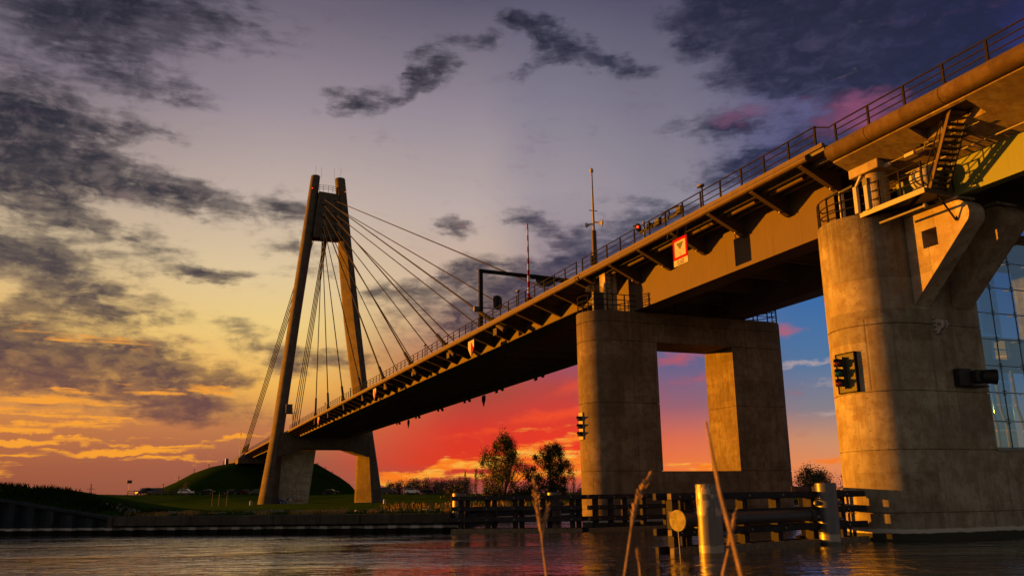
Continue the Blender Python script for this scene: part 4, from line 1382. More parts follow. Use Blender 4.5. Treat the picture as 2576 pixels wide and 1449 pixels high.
def signal_head(parent, c, face, lens, w=.2):
    """one lamp of a signal: housing, visor, lens; face is the direction it shines"""
    c = Vector(c); f = Vector(face).normalized(); s_ = f.cross(Vector((0, 0, 1))).normalized()
    h = MB().obox(c, f * .12, s_ * w, (0, 0, w * .95), .03).build('signal_housing', 'black', parent)
    n = 14
    rings = []
    for d, top in ((.10, 0), (.30, 1)):
        rings.append([c + f * (d if not top else d - .10 * (1 - math.sin(PI * k / (n - 1)))) + (s_ * math.cos(PI * k / (n - 1)) + Vector((0, 0, 1)) * math.sin(PI * k / (n - 1))) * w * .88 for k in range(n)])
    o = MB()
    o.v = [tuple(p) for r_ in rings for p in r_]
    o.f = [(k, k + 1, n + k + 1, n + k) for k in range(n - 1)]
    vis = o.build('visor', 'black', parent)
    sm = vis.modifiers.new('thickness', 'SOLIDIFY'); sm.thickness = .012
    MB().loft([[c + f * d + (s_ * math.cos(2 * PI * k / 16) + Vector((0, 0, 1)) * math.sin(2 * PI * k / 16)) * r for k in range(16)] for d, r in ((.115, w * .8), (.135, w * .7), (.15, w * .3))]).build('lens', lens, parent, smooth=True)
    return h


sg = thing('ship_signal', 'three light ship signal on a pale recessed panel of the nearest pier', 'signal', (24.8, 26.3, 5.6))
MB().box(24.83, 24.92, 25.80, 26.76, 5.58, 7.08).build('panel', 'olive', sg)
mb = MB()
for y in (25.76, 26.76):
    mb.box(24.80, 24.94, y, y + .04, 5.54, 7.12)
mb.box(24.80, 24.94, 25.76, 26.80, 7.08, 7.12); mb.box(24.80, 24.94, 25.76, 26.80, 5.54, 5.58)
mb.build('panel_frame', 'rail', sg)
MB().box(24.62, 24.83, 26.24, 26.40, 5.72, 6.95).build('mounting_plate', 'dark', sg)
for z, l_ in ((6.72, 'lensred'), (6.33, 'lensgreen'), (5.94, 'lensred')):
    signal_head(sg, (24.5, 26.36, z), (-.72, -.70, 0), l_, .155)
sg2 = thing('ship_signal', 'black three light ship signal on the rounded end of the midstream pier', 'signal', (22.9, 46.0, 5.0))
MB().box(22.93, 23.05, 45.75, 46.25, 4.98, 6.55).build('panel', 'galv', sg2)
for z in (6.2, 5.75, 5.3):
    signal_head(sg2, (22.84, 45.95, z), (-.75, -.66, 0), 'black', .14)
sg3 = thing('ship_signal', 'big black signal lamp with cylindrical hood on the shaded wall beside the glass', 'signal', (29, YF, 5.7))
MB().obox((28.65, YF - .16, 6.02), (.34, 0, 0), (0, .16, 0), (0, 0, .34), .03).build('signal_housing', 'black', sg3)
MB().obox((29.25, YF - .35, 6.06), (.3, 0, 0), (0, .2, 0), (0, 0, .24), .04).build('arm_housing', 'black', sg3)
MB().tube([(29.3, YF - .45, 6.06), (29.72, YF - .75, 6.02)], [.25, .30], 18).build('hood', 'black', sg3, smooth=True)
MB().box(28.75, 29.6, YF - .5, YF - .0, 5.66, 5.70).build('shelf', 'black', sg3)

bp = thing('anchor_bracket', 'pale bolted steel plate bracket on the shaded pier wall below the consoles', 'bracket', (27.7, YF, 8))
for x in (27.62, 27.82):
    pr_ = [(YF, 7.70), (YF, 8.38)] + [(YF - .32 - .18 * math.sin(PI * k / 6), 8.22 - .18 * (1 - math.cos(PI * k / 6))) for k in range(7)] + [(YF - .2, 7.70)]
    MB().prism(pr_, x, x + .05, 'x').build('plate', 'white', bp)
MB().tube([(27.5, YF - .33, 8.05), (28.15, YF - .33, 8.05)], .05, 10).build('pin', 'galv', bp, smooth=True)
for z in (7.8, 7.97, 8.13, 8.29):
    MB().tube([(27.55, YF - .1, z), (27.63, YF - .1, z)], .04, 8).build('bolt', 'galv', bp)

# ================================================================== signs and masts on the bridge
hs = thing('height_sign', 'white square navigation sign with red border, black triangle and figures 0,60', 'sign', (23.8, 35.79, 13.1))
MB().box(23.80, 23.83, 35.15, 36.43, 13.10, 14.52).build('board', 'white', hs)
for y0, y1, z0, z1 in ((35.15, 35.29, 13.42, 14.52), (36.29, 36.43, 13.42, 14.52), (35.29, 36.29, 14.38, 14.52), (35.29, 36.29, 13.42, 13.55)):
    MB().box(23.79, 23.80, y0, y1, z0, z1).build('border', 'red', hs)
MB().prism([(35.47, 14.26), (35.79, 13.90), (36.11, 14.26)], 23.788, 23.80, 'x').build('triangle', 'black', hs)
MB().box(23.792, 23.80, 35.785, 35.795, 13.56, 13.78).build('line', 'black', hs)
fc = bpy.data.curves.new('lettering', 'FONT')
fc.body = '0,60'
fc.size = .36
fc.align_x = 'CENTER'
fc.extrude = .003
fc.materials.append(M['black'])
ft = bpy.data.objects.new('lettering_curve', fc)
fo = bpy.data.objects.new('lettering', bpy.data.meshes.new_from_object(ft))
bpy.data.objects.remove(ft)
COL.objects.link(fo)
fo.parent = hs
fo.location = Vector((23.795, 35.79, 13.135)) - Vector(hs.location)
fo.rotation_euler = (PI / 2, 0, -PI / 2)
for y in (35.4, 36.2):
    MB().bar((23.84, y, 14.4), (24.05, y, 15.15), .04, .04).build('hanger', 'rail', hs)


def diamond(y, label, x=23.9, zt=14.75, s=1.0, left=True):
    t_ = thing('channel_sign', label, 'sign', (x, y, 13.4), 'diamond channel signs under the bridge edge')
    w, h = .74, 1.38
    MB().prism([(y - w, zt), (y + w, zt), (y + w, zt - h * .45), (y, zt - h), (y - w, zt - h * .45)][::-1], x, x + .03, 'x').build('board', 'cream', t_)
    MB().prism([(y, zt - .08), (y + w * .88, zt - h * .5), (y, zt - h + .06)], x - .012, x, 'x').build('white_half', 'white', t_)
    MB().prism([(y, zt - .08), (y, zt - h + .06), (y - w * .88, zt - h * .5)], x - .012, x, 'x').build('red_half', 'red', t_)
    for q_ in (-.5, .5):
        MB().bar((x + .03, y + q_, zt - .05), (x + .12, y + q_, 15.2), .04, .04).build('hanger', 'rail', t_)


diamond(68.4, 'largest red and white diamond sign hanging below the deck edge, nearest the gantry')
diamond(104.4, 'red and white diamond sign at the middle of the long span, middle of three', zt=14.9)
diamond(145.2, 'smallest red and white diamond sign, closest to the left tower leg', zt=15.0)


def far_diamond(y, label):
    t_ = thing('channel_sign', label, 'sign', (39.5, y, 12.6), 'dark sign boards under the far bridge edge')
    MB().prism([(y - .7, 14.9), (y + .7, 14.9), (y + .7, 14.3), (y, 13.4), (y - .7, 14.3)][::-1], 39.5, 39.54, 'x').build('board', 'dark', t_)
    MB().bar((39.52, y, 14.8), (39.45, y, 15.3), .05, .05).build('hanger', 'rail', t_)


far_diamond(108.0, 'dark pointed board hanging from the far edge under the middle of the span')
far_diamond(146.0, 'dark pointed board hanging from the far edge close to the right tower leg')

gan = thing('signal_gantry', 'dark portal gantry with long cross arm and oval signal board at the bridge edge', 'gantry', (24.6, 67.8, 15.6))
MB().obox((24.6, 67.8, 18.2), (.16, 0, 0), (0, .16, 0), (0, 0, 2.72), .02).build('post', 'rail', gan)
MB().bar((24.42, 67.8, 20.82), (38.9, 67.8, 20.52), .26, .3, bev=.02).build('cross_arm', 'rail', gan)
MB().obox((38.8, 67.8, 18.1), (.16, 0, 0), (0, .16, 0), (0, 0, 2.6), .02).build('post', 'rail', gan)
MB().bar((24.7, 67.7, 17.55), (25.7, 67.4, 17.45), .06, .06).build('arm', 'rail', gan)
ov = [(25.95 + .42 * math.cos(2 * PI * k / 20), 18.0 + .36 * math.sin(2 * PI * k / 20) + (.28 if math.sin(2 * PI * k / 20) > 0 else -.28)) for k in range(20)]
ob_ = MB().prism(ov, 67.3, 67.38, 'y').build('signal_board', 'black', gan)
MB().box(25.88, 26.02, 67.27, 67.3, 17.6, 18.5).build('signal_bar', 'rail', ob_)
MB().box(23.95, 24.42, 67.6, 67.95, 17.2, 17.6).build('cabinet', 'dark', gan)
ov = [(30.6 + .95 * math.cos(PI + PI * k / 12), 20.45 + .6 * math.sin(PI + PI * k / 12)) for k in range(13)]
MB().prism(ov, 67.55, 67.62, 'y').build('hanging_board', 'black', gan)
MB().bar((29.2, 67.6, 20.66), (32.4, 67.6, 20.55), .34, .34).build('arm_sleeve', 'rail', gan)

boom = thing('barrier_boom', 'raised red and white striped barrier boom standing upright on the deck', 'barrier', (24.6, 57.3, 15.5))
NBM = 13
for k in range(NBM):
    z0, z1 = 16.0 + 5.9 * k / NBM, 16.0 + 5.9 * (k + 1) / NBM
    r0, r1 = .11 - .06 * k / NBM, .11 - .06 * (k + 1) / NBM
    MB().tube([(24.6, 57.3, z0), (24.6, 57.3, z1)], [r0, r1], 10).build('stripe', 'red' if k % 2 == 0 else 'white', boom, smooth=True)
MB().box(24.4, 24.85, 57.0, 57.6, 15.5, 16.1).build('barrier_housing', 'rail', boom)

mast = thing('siren_mast', 'tall slim pale mast with loudspeaker horns at the joint of the bridge deck', 'mast', (24.6, 46.6, 15.5))
MB().tube([(24.6, 46.6, 15.5), (24.6, 46.6, 18.15), (24.6, 46.6, 18.2)], [.17, .15, .1], 10).build('lower_pole', 'edge', mast, smooth=True)
MB().tube([(24.6, 46.6, 18.2), (24.6, 46.6, 22.15)], [.085, .055], 8).build('upper_pole', 'cream', mast, smooth=True)
MB().lathe([(.03, 0), (.12, .06), (.12, .2), (.06, .3), (.02, .34)], (24.6, 46.6, 22.1), 10).build('mast_head', 'white', mast, smooth=True)
MB().tube([(24.62, 46.5, 18.72), (24.85, 46.35, 18.66), (25.05, 46.2, 18.62)], [.05, .07, .22], 12).build('horn', 'white', mast, smooth=True)
MB().tube([(24.55, 46.7, 18.66), (24.42, 46.85, 18.64), (24.25, 47.0, 18.62)], [.05, .07, .18], 12).build('horn', 'white', mast, smooth=True)
MB().box(24.3, 24.9, 46.58, 46.62, 19.5, 19.54).build('cross_bar', 'dark', mast)
MB().box(24.36, 24.5, 46.5, 46.75, 15.9, 16.5).build('cabinet', 'rail', mast)

wig = thing('lowered_barrier', 'dark lowered barrier arm with red lamp along the deck railing above the height sign', 'barrier', (24.35, 38.5, 15.6))
MB().bar((24.3, 40.5, 16.18), (24.3, 36.3, 16.12), .09, .14).build('arm', 'black', wig)
MB().bar((24.3, 39.6, 16.22), (24.3, 37.4, 16.58), .05, .05).build('strut', 'rail', wig)
MB().bar((24.3, 37.4, 16.58), (24.3, 36.4, 16.5), .05, .05).build('strut', 'rail', wig)
MB().bar((24.3, 37.4, 16.58), (24.3, 37.3, 16.15), .05, .05).build('strut', 'rail', wig)
MB().bar((24.3, 40.0, 15.55), (24.3, 40.0, 16.75), .09, .09).build('post', 'dark', wig)
signal_head(wig, (24.2, 40.45, 16.5), (-.5, .7, 0), 'black', .2)
MB().lathe([(.02, -.06), (.06, -.04), (.065, .02), (.04, .06)], (24.05, 40.25, 16.46), 12).build('red_lamp', 'redlamp', wig)
for y in (38.4, 36.25):
    MB().obox((24.25, y, 16.22), (.12, 0, 0), (0, .26, 0), (0, 0, .2), .06).build('lamp_head', 'black', wig)
MB().obox((24.3, 39.4, 16.3), (.12, 0, 0), (0, .16, 0), (0, 0, .14), .03).build('hinge_box', 'rail', wig)

LAMPS = [(34.6, 'short dark lamp post on the railing of the opening span, right of the lowered barrier'), (59.2, 'small lamp post on the railing just right of the oval signal board'),
         (84.6, 'small lamp post on the railing beside the third thick stay cable'), (122.5, 'small lamp post on the railing in front of the right tower leg'), (143.0, 'smallest lamp post on the railing between the tower legs')]
lp0 = thing('rail_lamp', LAMPS[0][1], 'lamp', (24.55, 34.6, 15.5), 'small lamp posts along the bridge railing')
MB().tube([(24.55, 34.6, 15.5), (24.55, 34.6, 17.0)], .04, 8).build('lamp_pole', 'rail', lp0)
MB().loft([[(24.55 + w * math.cos(2 * PI * k / 12) * .6, 34.72 + w * math.sin(2 * PI * k / 12), z) for k in range(12)] for w, z in ((.10, 16.96), (.27, 17.0), (.25, 17.08), (.08, 17.13))]).build('lamp_head', 'galv', lp0, smooth=True)
for y, lb in LAMPS[1:]:
    copy_tree(lp0, (0, y - 34.6, .05), lb)

# ================================================================== timber fenders and steel piles in the water


def fender(name, label, p0, p1, posts, tops, back=.55, planks=True):
    p0 = Vector(p0); p1 = Vector(p1)
    d = (p1 - p0).normalized(); nrm = Vector((-d.y, d.x, 0))
    t_ = thing(name, label, 'timber fender', (p0.x, p0.y, 0))
    for k, (z0, z1) in enumerate(tops):
        off = nrm * (0 if planks else 0)
        jit = d * R.uniform(-.06, .06)
        c0, c1 = p0 + jit + Vector((0, 0, (z0 + z1) / 2)), p1 + Vector((0, 0, (z0 + z1) / 2))
        MB().bar(c0 + off, c1 + off, .2, z1 - z0, bev=.02).build('beam', 'timber' if k < 3 else 'timberend', t_)
        MB().bar(c0 - d * .012, c0 + d * .01, .17, z1 - z0 - .04).build('beam_end', 'timberend', t_)
        if k != 1:
            MB().bar(c0 + nrm * (back + .22) + d * .1, c1 + nrm * (back + .22) - d * .1, .18, z1 - z0, bev=.02).build('rear_beam', 'timber', t_)
    for x in posts:
        q_ = p0 + d * x
        MB().obox(q_ + nrm * .22 + Vector((0, 0, -.35)), d * .12, nrm * .11, (0, 0, 2.1), .015).build('post', 'timber', t_)
        MB().obox(q_ + d * .28 + nrm * (back + .02) + Vector((0, 0, -.35)), d * .12, nrm * .11, (0, 0, 2.08), .015).build('post', 'timber', t_)
        for (z0, z1) in tops[:3]:
            MB().tube([q_ - nrm * .13 + Vector((0, 0, (z0 + z1) / 2)), q_ - nrm * .09 + Vector((0, 0, (z0 + z1) / 2))], .035, 8).build('bolt', 'galv', t_)
    return t_


TB = [(1.61, 1.83), (1.08, 1.30), (.53, .75), (-.02, .20)]
fA = fender('timber_fender', 'nearest dark timber fender, behind the two steel piles at the right', (14.7, 23.55, 0), (24.5, 25.75, 0), [.35, .9, 3.6, 5.3, 7.2, 8.9], TB)
fB = fender('timber_fender', 'long dark timber fender left of the midstream pier, below the trees', (14.25, 43.95, 0), (19.95, 40.2, 0), [.45, 1.9, 3.35, 4.8, 6.3], TB)
fC = fender('timber_fender', 'dark timber fender across the foot of the midstream pier', (20.25, 40.05, 0), (28.5, 41.6, 0), [.6, 1.6, 2.5, 3.8, 5.4, 7.2], TB)
fD = fender('timber_fender', 'short timber fender end standing between the second steel pile and the nearest pier', (22.9, 26.5, 0), (26.2, 29.6, 0), [.3, 1.5, 2.8], [(1.8, 2.02), (1.15, 1.4), (.5, .75), (-.02, .2)])

mp2, tp2, bp2, _o = new_mat('scraped pile steel')
gp = tp2.node('ShaderNodeNewGeometry')
ps = gp.outputs['Position']
zz = tp2.sep(ps)[2]
nn = tp2.noise(tp2.vmath('MULTIPLY', ps, (2.2, 2.2, 1.4)), 2.2, 4, 0.5)[0]
n2_ = tp2.noise(tp2.vmath('MULTIPLY', ps, (7, 7, 0.5)), 1.0, 5, 0.6)[0]
c_ = tp2.mix(tp2.smooth(n2_, 0.35, 0.7), (0.105, 0.10, 0.10), (0.09, 0.066, 0.045))
patch = tp2.math('MULTIPLY', tp2.smooth(nn, 0.46, 0.49), tp2.smooth(zz, 1.10, 1.22))
c_ = tp2.mix(patch, c_, (0.27, 0.225, 0.19))
z2 = tp2.math('MULTIPLY_ADD', tp2.math('SUBTRACT', nn, 0.5), 0.10, zz)
bnd = tp2.math('MULTIPLY', tp2.smooth(z2, 0.10, 0.13), tp2.smooth(z2, 0.34, 0.31))
c_ = tp2.mix(tp2.math('MULTIPLY', bnd, 0.8), c_, (0.26, 0.23, 0.19))
c_ = tp2.mix(tp2.smooth(z2, 0.12, 0.09), c_, (0.10, 0.07, 0.04))
tp2.link(c_, bp2.inputs['Base Color'])
bp2.inputs['Roughness'].default_value = 0.45
bp2.inputs['Metallic'].default_value = 0.25
bump(tp2, bp2, tp2.math('ADD', patch, nn), 0.4, 0.01)
M['pileworn'] = mp2


def pile(x, y, r, z1, label, mat='pile', stubs=()):
    t_ = thing('mooring_pile', label, 'pile', (x, y, 0), 'steel tube piles')
    n = 28
    rg = [[(x + q_ * math.cos(2 * PI * k / n), y + q_ * math.sin(2 * PI * k / n), z) for k in range(n)] for q_, z in ((r, -2.5), (r, z1 - .02), (r - .02, z1), (r - .05, z1), (r - .05, z1 - .04), (.01, z1 - .04))]
    MB().loft(rg).build('tube', mat, t_, smooth=True)
    for (dx_, dy_, z, rr) in stubs:
        v = Vector((dx_, dy_, 0)).normalized()
        MB().tube([Vector((x, y, z)) + v * (r - .02), Vector((x, y, z)) + v * (r + .12), Vector((x, y, z)) + v * (r + .16)], [rr, rr, rr * .6], 12).build('stub', 'pile', t_, smooth=True)


pile(15.32, 22.35, .37, 2.08, 'front steel pile with scraped pale paint near its top', 'pileworn', ((.95, -.3, 1.2, .09), (.95, -.3, .62, .09)))
pile(22.0, 24.88, .36, 2.11, 'second steel pile, beside the nearest pier, striped by shadows', 'pile', ((-.95, .1, 1.42, .09), (-.95, .1, .95, .08), (.9, -.35, 1.42, .08), (.9, -.35, .85, .08)))
pile(14.95, 44.75, .37, 2.0, 'pile head above the left end of the long fender', 'pile')
pile(19.45, 42.45, .36, 1.97, 'pile head above the long fender, below the right tree', 'pile', ((.9, -.4, 1.4, .1),))

pipe = thing('fender_pipe', 'thick dark steel pipe with round yellowish end disc between the steel piles', 'pipe', (14.6, 22.95, 1.05))
pa, pb = Vector((14.62, 22.98, 1.02)), Vector((22.6, 25.42, 1.02))
dp = (pb - pa).normalized()
MB().tube([pa, pb], .21, 18).build('pipe', 'dark', pipe, smooth=True)
MB().tube([pa - dp * .035, pa + dp * .01], .315, 24).build('end_disc', 'disc', pipe)
MB().tube([pa - dp * .02 + Vector((0, 0, -.3)), pa - dp * .02 + Vector((.03, 0, -1.3))], .015, 5).build('chain', 'galv', pipe)
for s_ in (.9, 6.9):
    MB().tube([pa + dp * s_ - dp * .06, pa + dp * s_ + dp * .06], .25, 18).build('clamp', 'dark', pipe, smooth=True)

# ================================================================== trees
def tree(name, label, x, y, z0, h, w, kind, group=None, seed=1, leaf=.16, nleaf=2600, mat='leaf', stems=1):
    """tapered trunk, limbs that fork towards leaf clumps; clumps fill an uneven crown with gaps between"""
    rr = random.Random(seed)
    t_ = thing(name, label, 'tree', (x, y, z0), group)
    wood = MB(); lv = MB()
    base = Vector((x, y, z0 - .3))
    ph = [rr.uniform(0, 6.28) for _ in range(6)]

    def width(f, a_):
        """crown radius (share of w/2) at height share f in direction a_"""
        if kind == 'upright':
            r = math.sin(PI * min(1, (f + .10) / 1.12) ** .8) ** .75
        elif kind == 'round':
            r = math.sqrt(max(0, 1 - ((f - .55) / .47) ** 2))
        elif kind == 'spire':
            r = (1.02 - f) * (.75 + .35 * math.sin(f * 17 + ph[3]))
        else:
            r = math.sqrt(max(0, 1 - ((f - .58) / .44) ** 2))
        return max(.04, r) * (.78 + .16 * math.sin(2 * a_ + ph[0] + f * 3) + .14 * math.sin(3 * a_ + ph[1] - f * 7) + .10 * math.sin(9 * f + ph[2] + a_))

    n_cl = {'upright': 110, 'round': 80, 'spire': 60, 'bare': 46}[kind]
    if w * h < 16:
        n_cl = n_cl // 2
    f0 = {'upright': .06, 'round': .16, 'spire': .08, 'bare': .2}[kind]
    heads = []
    for i in range(stems):
        a_ = 2 * PI * i / stems + rr.random()
        ln = 0 if stems == 1 else w * rr.uniform(.05, .24)
        hh = h * (rr.uniform(.55, .85) if stems > 1 else .8)
        p1 = base + Vector((math.cos(a_) * ln * .5, math.sin(a_) * ln * .5, hh * .5)); p2 = base + Vector((math.cos(a_) * ln, math.sin(a_) * ln, hh))
        wood.tube([base, base.lerp(p1, .5) + Vector((rr.gauss(0, .05), rr.gauss(0, .05), 0)), p1, p2], [h * .026 / stems ** .4, h * .02 / stems ** .4, h * .014 / stems ** .4, .02], 6)
        heads.append((base, p1, p2))
    for i in range(n_cl):
        f = f0 + (1 - f0) * (i + rr.random()) / n_cl
        a_ = rr.random() * 2 * PI
        rad = width(f, a_) * w / 2 * math.sqrt(rr.uniform(.08, 1))
        c = Vector((x + math.cos(a_) * rad, y + math.sin(a_) * rad, z0 + h * f))
        bb, p1, p2 = min(heads, key=lambda q: (q[1] - c).length)
        u = max(.05, min(.98, (f - (.12 if kind != 'spire' else .02)) * .9))
        st = bb.lerp(p1, u * 2) if u < .5 else p1.lerp(p2, u * 2 - 1)
        md = st.lerp(c, .55) + Vector((rr.gauss(0, .06), rr.gauss(0, .06), -.04 * (c - st).length))
        wood.tube([st, md, c], [h * .0055, h * .004, .008], 4)
        cr = leaf * rr.uniform(1.7, 4.2) * (1 if kind != 'spire' else .7)
        for k in range(3):
            e = c + Vector((rr.gauss(0, 1), rr.gauss(0, 1), rr.gauss(.5, .8))).normalized() * cr * 1.25
            wood.tube([md.lerp(c, .6), e], [.012, .004], 3)
        dens_ = rr.uniform(.35, 1.5)
        for k in range(int(nleaf / n_cl * dens_)):
            q_ = c + Vector((rr.gauss(0, .62), rr.gauss(0, .62), rr.gauss(0, .62 if kind != 'upright' else .9))) * cr
            uu = Vector((rr.gauss(0, 1), rr.gauss(0, 1), rr.gauss(0, 1))).normalized()
            vv = uu.cross(Vector((rr.gauss(0, 1), rr.gauss(0, 1), rr.gauss(0, 1)))).normalized()
            s_ = leaf * rr.uniform(.3, .8)
            lv.add([q_ - uu * s_, q_ + vv * s_ * .5, q_ + uu * s_, q_ - vv * s_ * .5], [(0, 1, 2, 3)])
    wood.build('trunk', 'bark', t_)
    if nleaf:
        lv.build('crown', mat, t_, fix=False)
    return t_


tree('willow_tree', 'tallest broad tree on the far bank under the bridge, against the red sky', 47.4, 121.0, 1.0, 9.4, 10.6, 'upright', None, 5, .18, 27000, 'leaf', 7)
tree('poplar_tree', 'rounded dense tree just left of the midstream pier', 54.0, 118.4, 1.0, 7.9, 7.6, 'round', None, 8, .18, 20000, 'leafdark', 2)
tree('alder_tree', 'slim spire shaped tree left of the tallest tree', 41.9, 117.9, 1.0, 4.9, 3.0, 'spire', None, 3, .10, 1300, 'leaf')
tree('young_tree', 'thin half bare tree between the two big trees', 51.0, 120.4, 1.0, 4.6, 2.2, 'spire', None, 13, .09, 700, 'twig')
tree('young_tree', 'thin half bare tree touching the edge of the midstream pier', 57.3, 118.0, 1.0, 3.6, 2.2, 'upright', None, 14, .09, 500, 'twig')
for k, (a, h, w, s_, m_, n_) in enumerate([(-9, 2.2, 3.4, 21, 'leafdark', 900), (-3.8, 1.6, 3.0, 22, 'leaf', 700), (2.0, 1.8, 4.5, 23, 'leafdark', 1800), (6.5, 2.6, 4.0, 24, 'leafdark', 1200), (10.5, 2.0, 4.2, 25, 'leafdark', 1000)]):
    x, y, _z = ab(a, 131 + (k % 2) * 3)
    lb = ['low bush at the foot of the spire shaped tree', 'low bush left of the tallest tree trunk', 'wide bush between the feet of the two big trees', 'bush under the rounded dense tree', 'dark hedge bush against the midstream pier'][k]
    t_ = tree('bush', lb, x, y, .9, h, w, 'round', 'bushes under the far bank trees', s_, .2, n_ * 2, m_, 3)
    t_['category'] = 'bush'
PX = [(-52.5, 4.6), (-49.2, 5.2), (-45, 5.4), (-41.5, 5.9), (-37.6, 6.1), (-34.2, 5.6), (-30.5, 5.5), (-27, 6.2), (-23.6, 6.4), (-20.6, 6.0)]
OR = ['first', 'second', 'third', 'fourth', 'fifth', 'sixth', 'seventh', 'eighth', 'ninth', 'tenth']
for k, (a, h) in enumerate(PX):
    x, y, _z = ab(a, 372 + (k % 3) * 5)
    tree('pollard_tree', 'bare round headed tree in the distant row, %s from the right tower leg' % OR[k], x, y, 1.2, h + 1.6, 7.0, 'round', 'row of bare round headed trees behind the dike', 40 + k, .42, 2400, 'twig')
for (a, b_, h, w, kind, m_, n_, lb) in [(53.0, 160, 4.9, 4.4, 'round', 'leaf', 1700, 'olive green tree in the gap right of the midstream pier'), (56.3, 163, 4.3, 4.0, 'round', 'leafdark', 1700, 'dark green tree left of the bare tree in the gap between the piers'),
                                        (58.6, 166, 4.6, 4.2, 'bare', 'twig', 350, 'bare branching tree in the gap between the piers'), (61.0, 160, 3.9, 3.4, 'round', 'leafdark', 1500, 'dark green tree right beside the nearest pier')]:
    x, y, _z = ab(a, b_)
    tree('bank_tree', lb, x, y, .9, h, w, kind, None, int(a * 7), .27, n_ * 2, m_, 2)

# far-off woods on the horizon that read as one strip
mb = MB()
for _ in range(5200):
    a = R.uniform(-480, 420); b_ = R.uniform(760, 800)
    hmax = 3.6 + 2.2 * math.sin(a * .051) + 1.6 * math.sin(a * .17 + 1) + 1.0 * math.sin(a * .9)
    hmax = max(1.0, hmax)
    z = 1.0 + hmax * R.random() ** .8
    s_ = R.uniform(.5, 1.4)
    c = Vector(ab(a, b_, z)); u = Vector((R.gauss(0, 1), R.gauss(0, 1), R.gauss(0, 1))).normalized() * s_; v = u.cross(Vector((R.gauss(0, 1), R.gauss(0, 1), R.gauss(0, 1)))).normalized() * s_ * .6
    mb.add([c - u, c + v, c + u, c - v], [(0, 1, 2, 3)])
stuff(mb.build('far_woods', 'leafdark', fix=False))


def power_pylon(a, b_, h, label):
    x, y, _ = ab(a, b_)
    t_ = thing('power_pylon', label, 'power pylon', (x, y, 1), 'lattice power pylons on the horizon')
    mb = MB()
    s0, s1 = h * .085, h * .012
    def cor(f):
        s_ = s0 + (s1 - s0) * f
        return [Vector((x + i * s_, y + j * s_, 1 + h * f)) for i, j in ((-1, -1), (1, -1), (1, 1), (-1, 1))]
    fs_ = [0, .2, .38, .54, .68, .8, .9, 1]
    for f0, f1 in zip(fs_[:-1], fs_[1:]):
        A_, B_ = cor(f0), cor(f1)
        for k in range(4):
            mb.bar(A_[k], B_[k], h * .012, h * .012); mb.bar(A_[k], B_[(k + 1) % 4], h * .008, h * .008); mb.bar(B_[k], B_[(k + 1) % 4], h * .008, h * .008)
    mb.build('lattice', 'dark', t_)
    for f, wd in ((.48, .30), (.72, .24)):
        mm = MB()
        c = Vector((x, y, 1 + h * f)); e = Vector((CH, -SH, 0)) * wd * h
        for sg_ in (-1, 1):
            mm.bar(c + Vector((0, 0, h * .035)), c + e * sg_, h * .01, h * .01); mm.bar(c - Vector((0, 0, h * .01)), c + e * sg_, h * .01, h * .01)
        mm.build('cross_arm', 'dark', t_)


power_pylon(-39.5, 700, 21, 'power pylon above the right end of the distant tree row')
power_pylon(-650, 1350, 28, 'tiny power pylon on the left horizon')
power_pylon(-60.5, 900, 15, 'small faint power pylon behind the middle of the distant tree row')


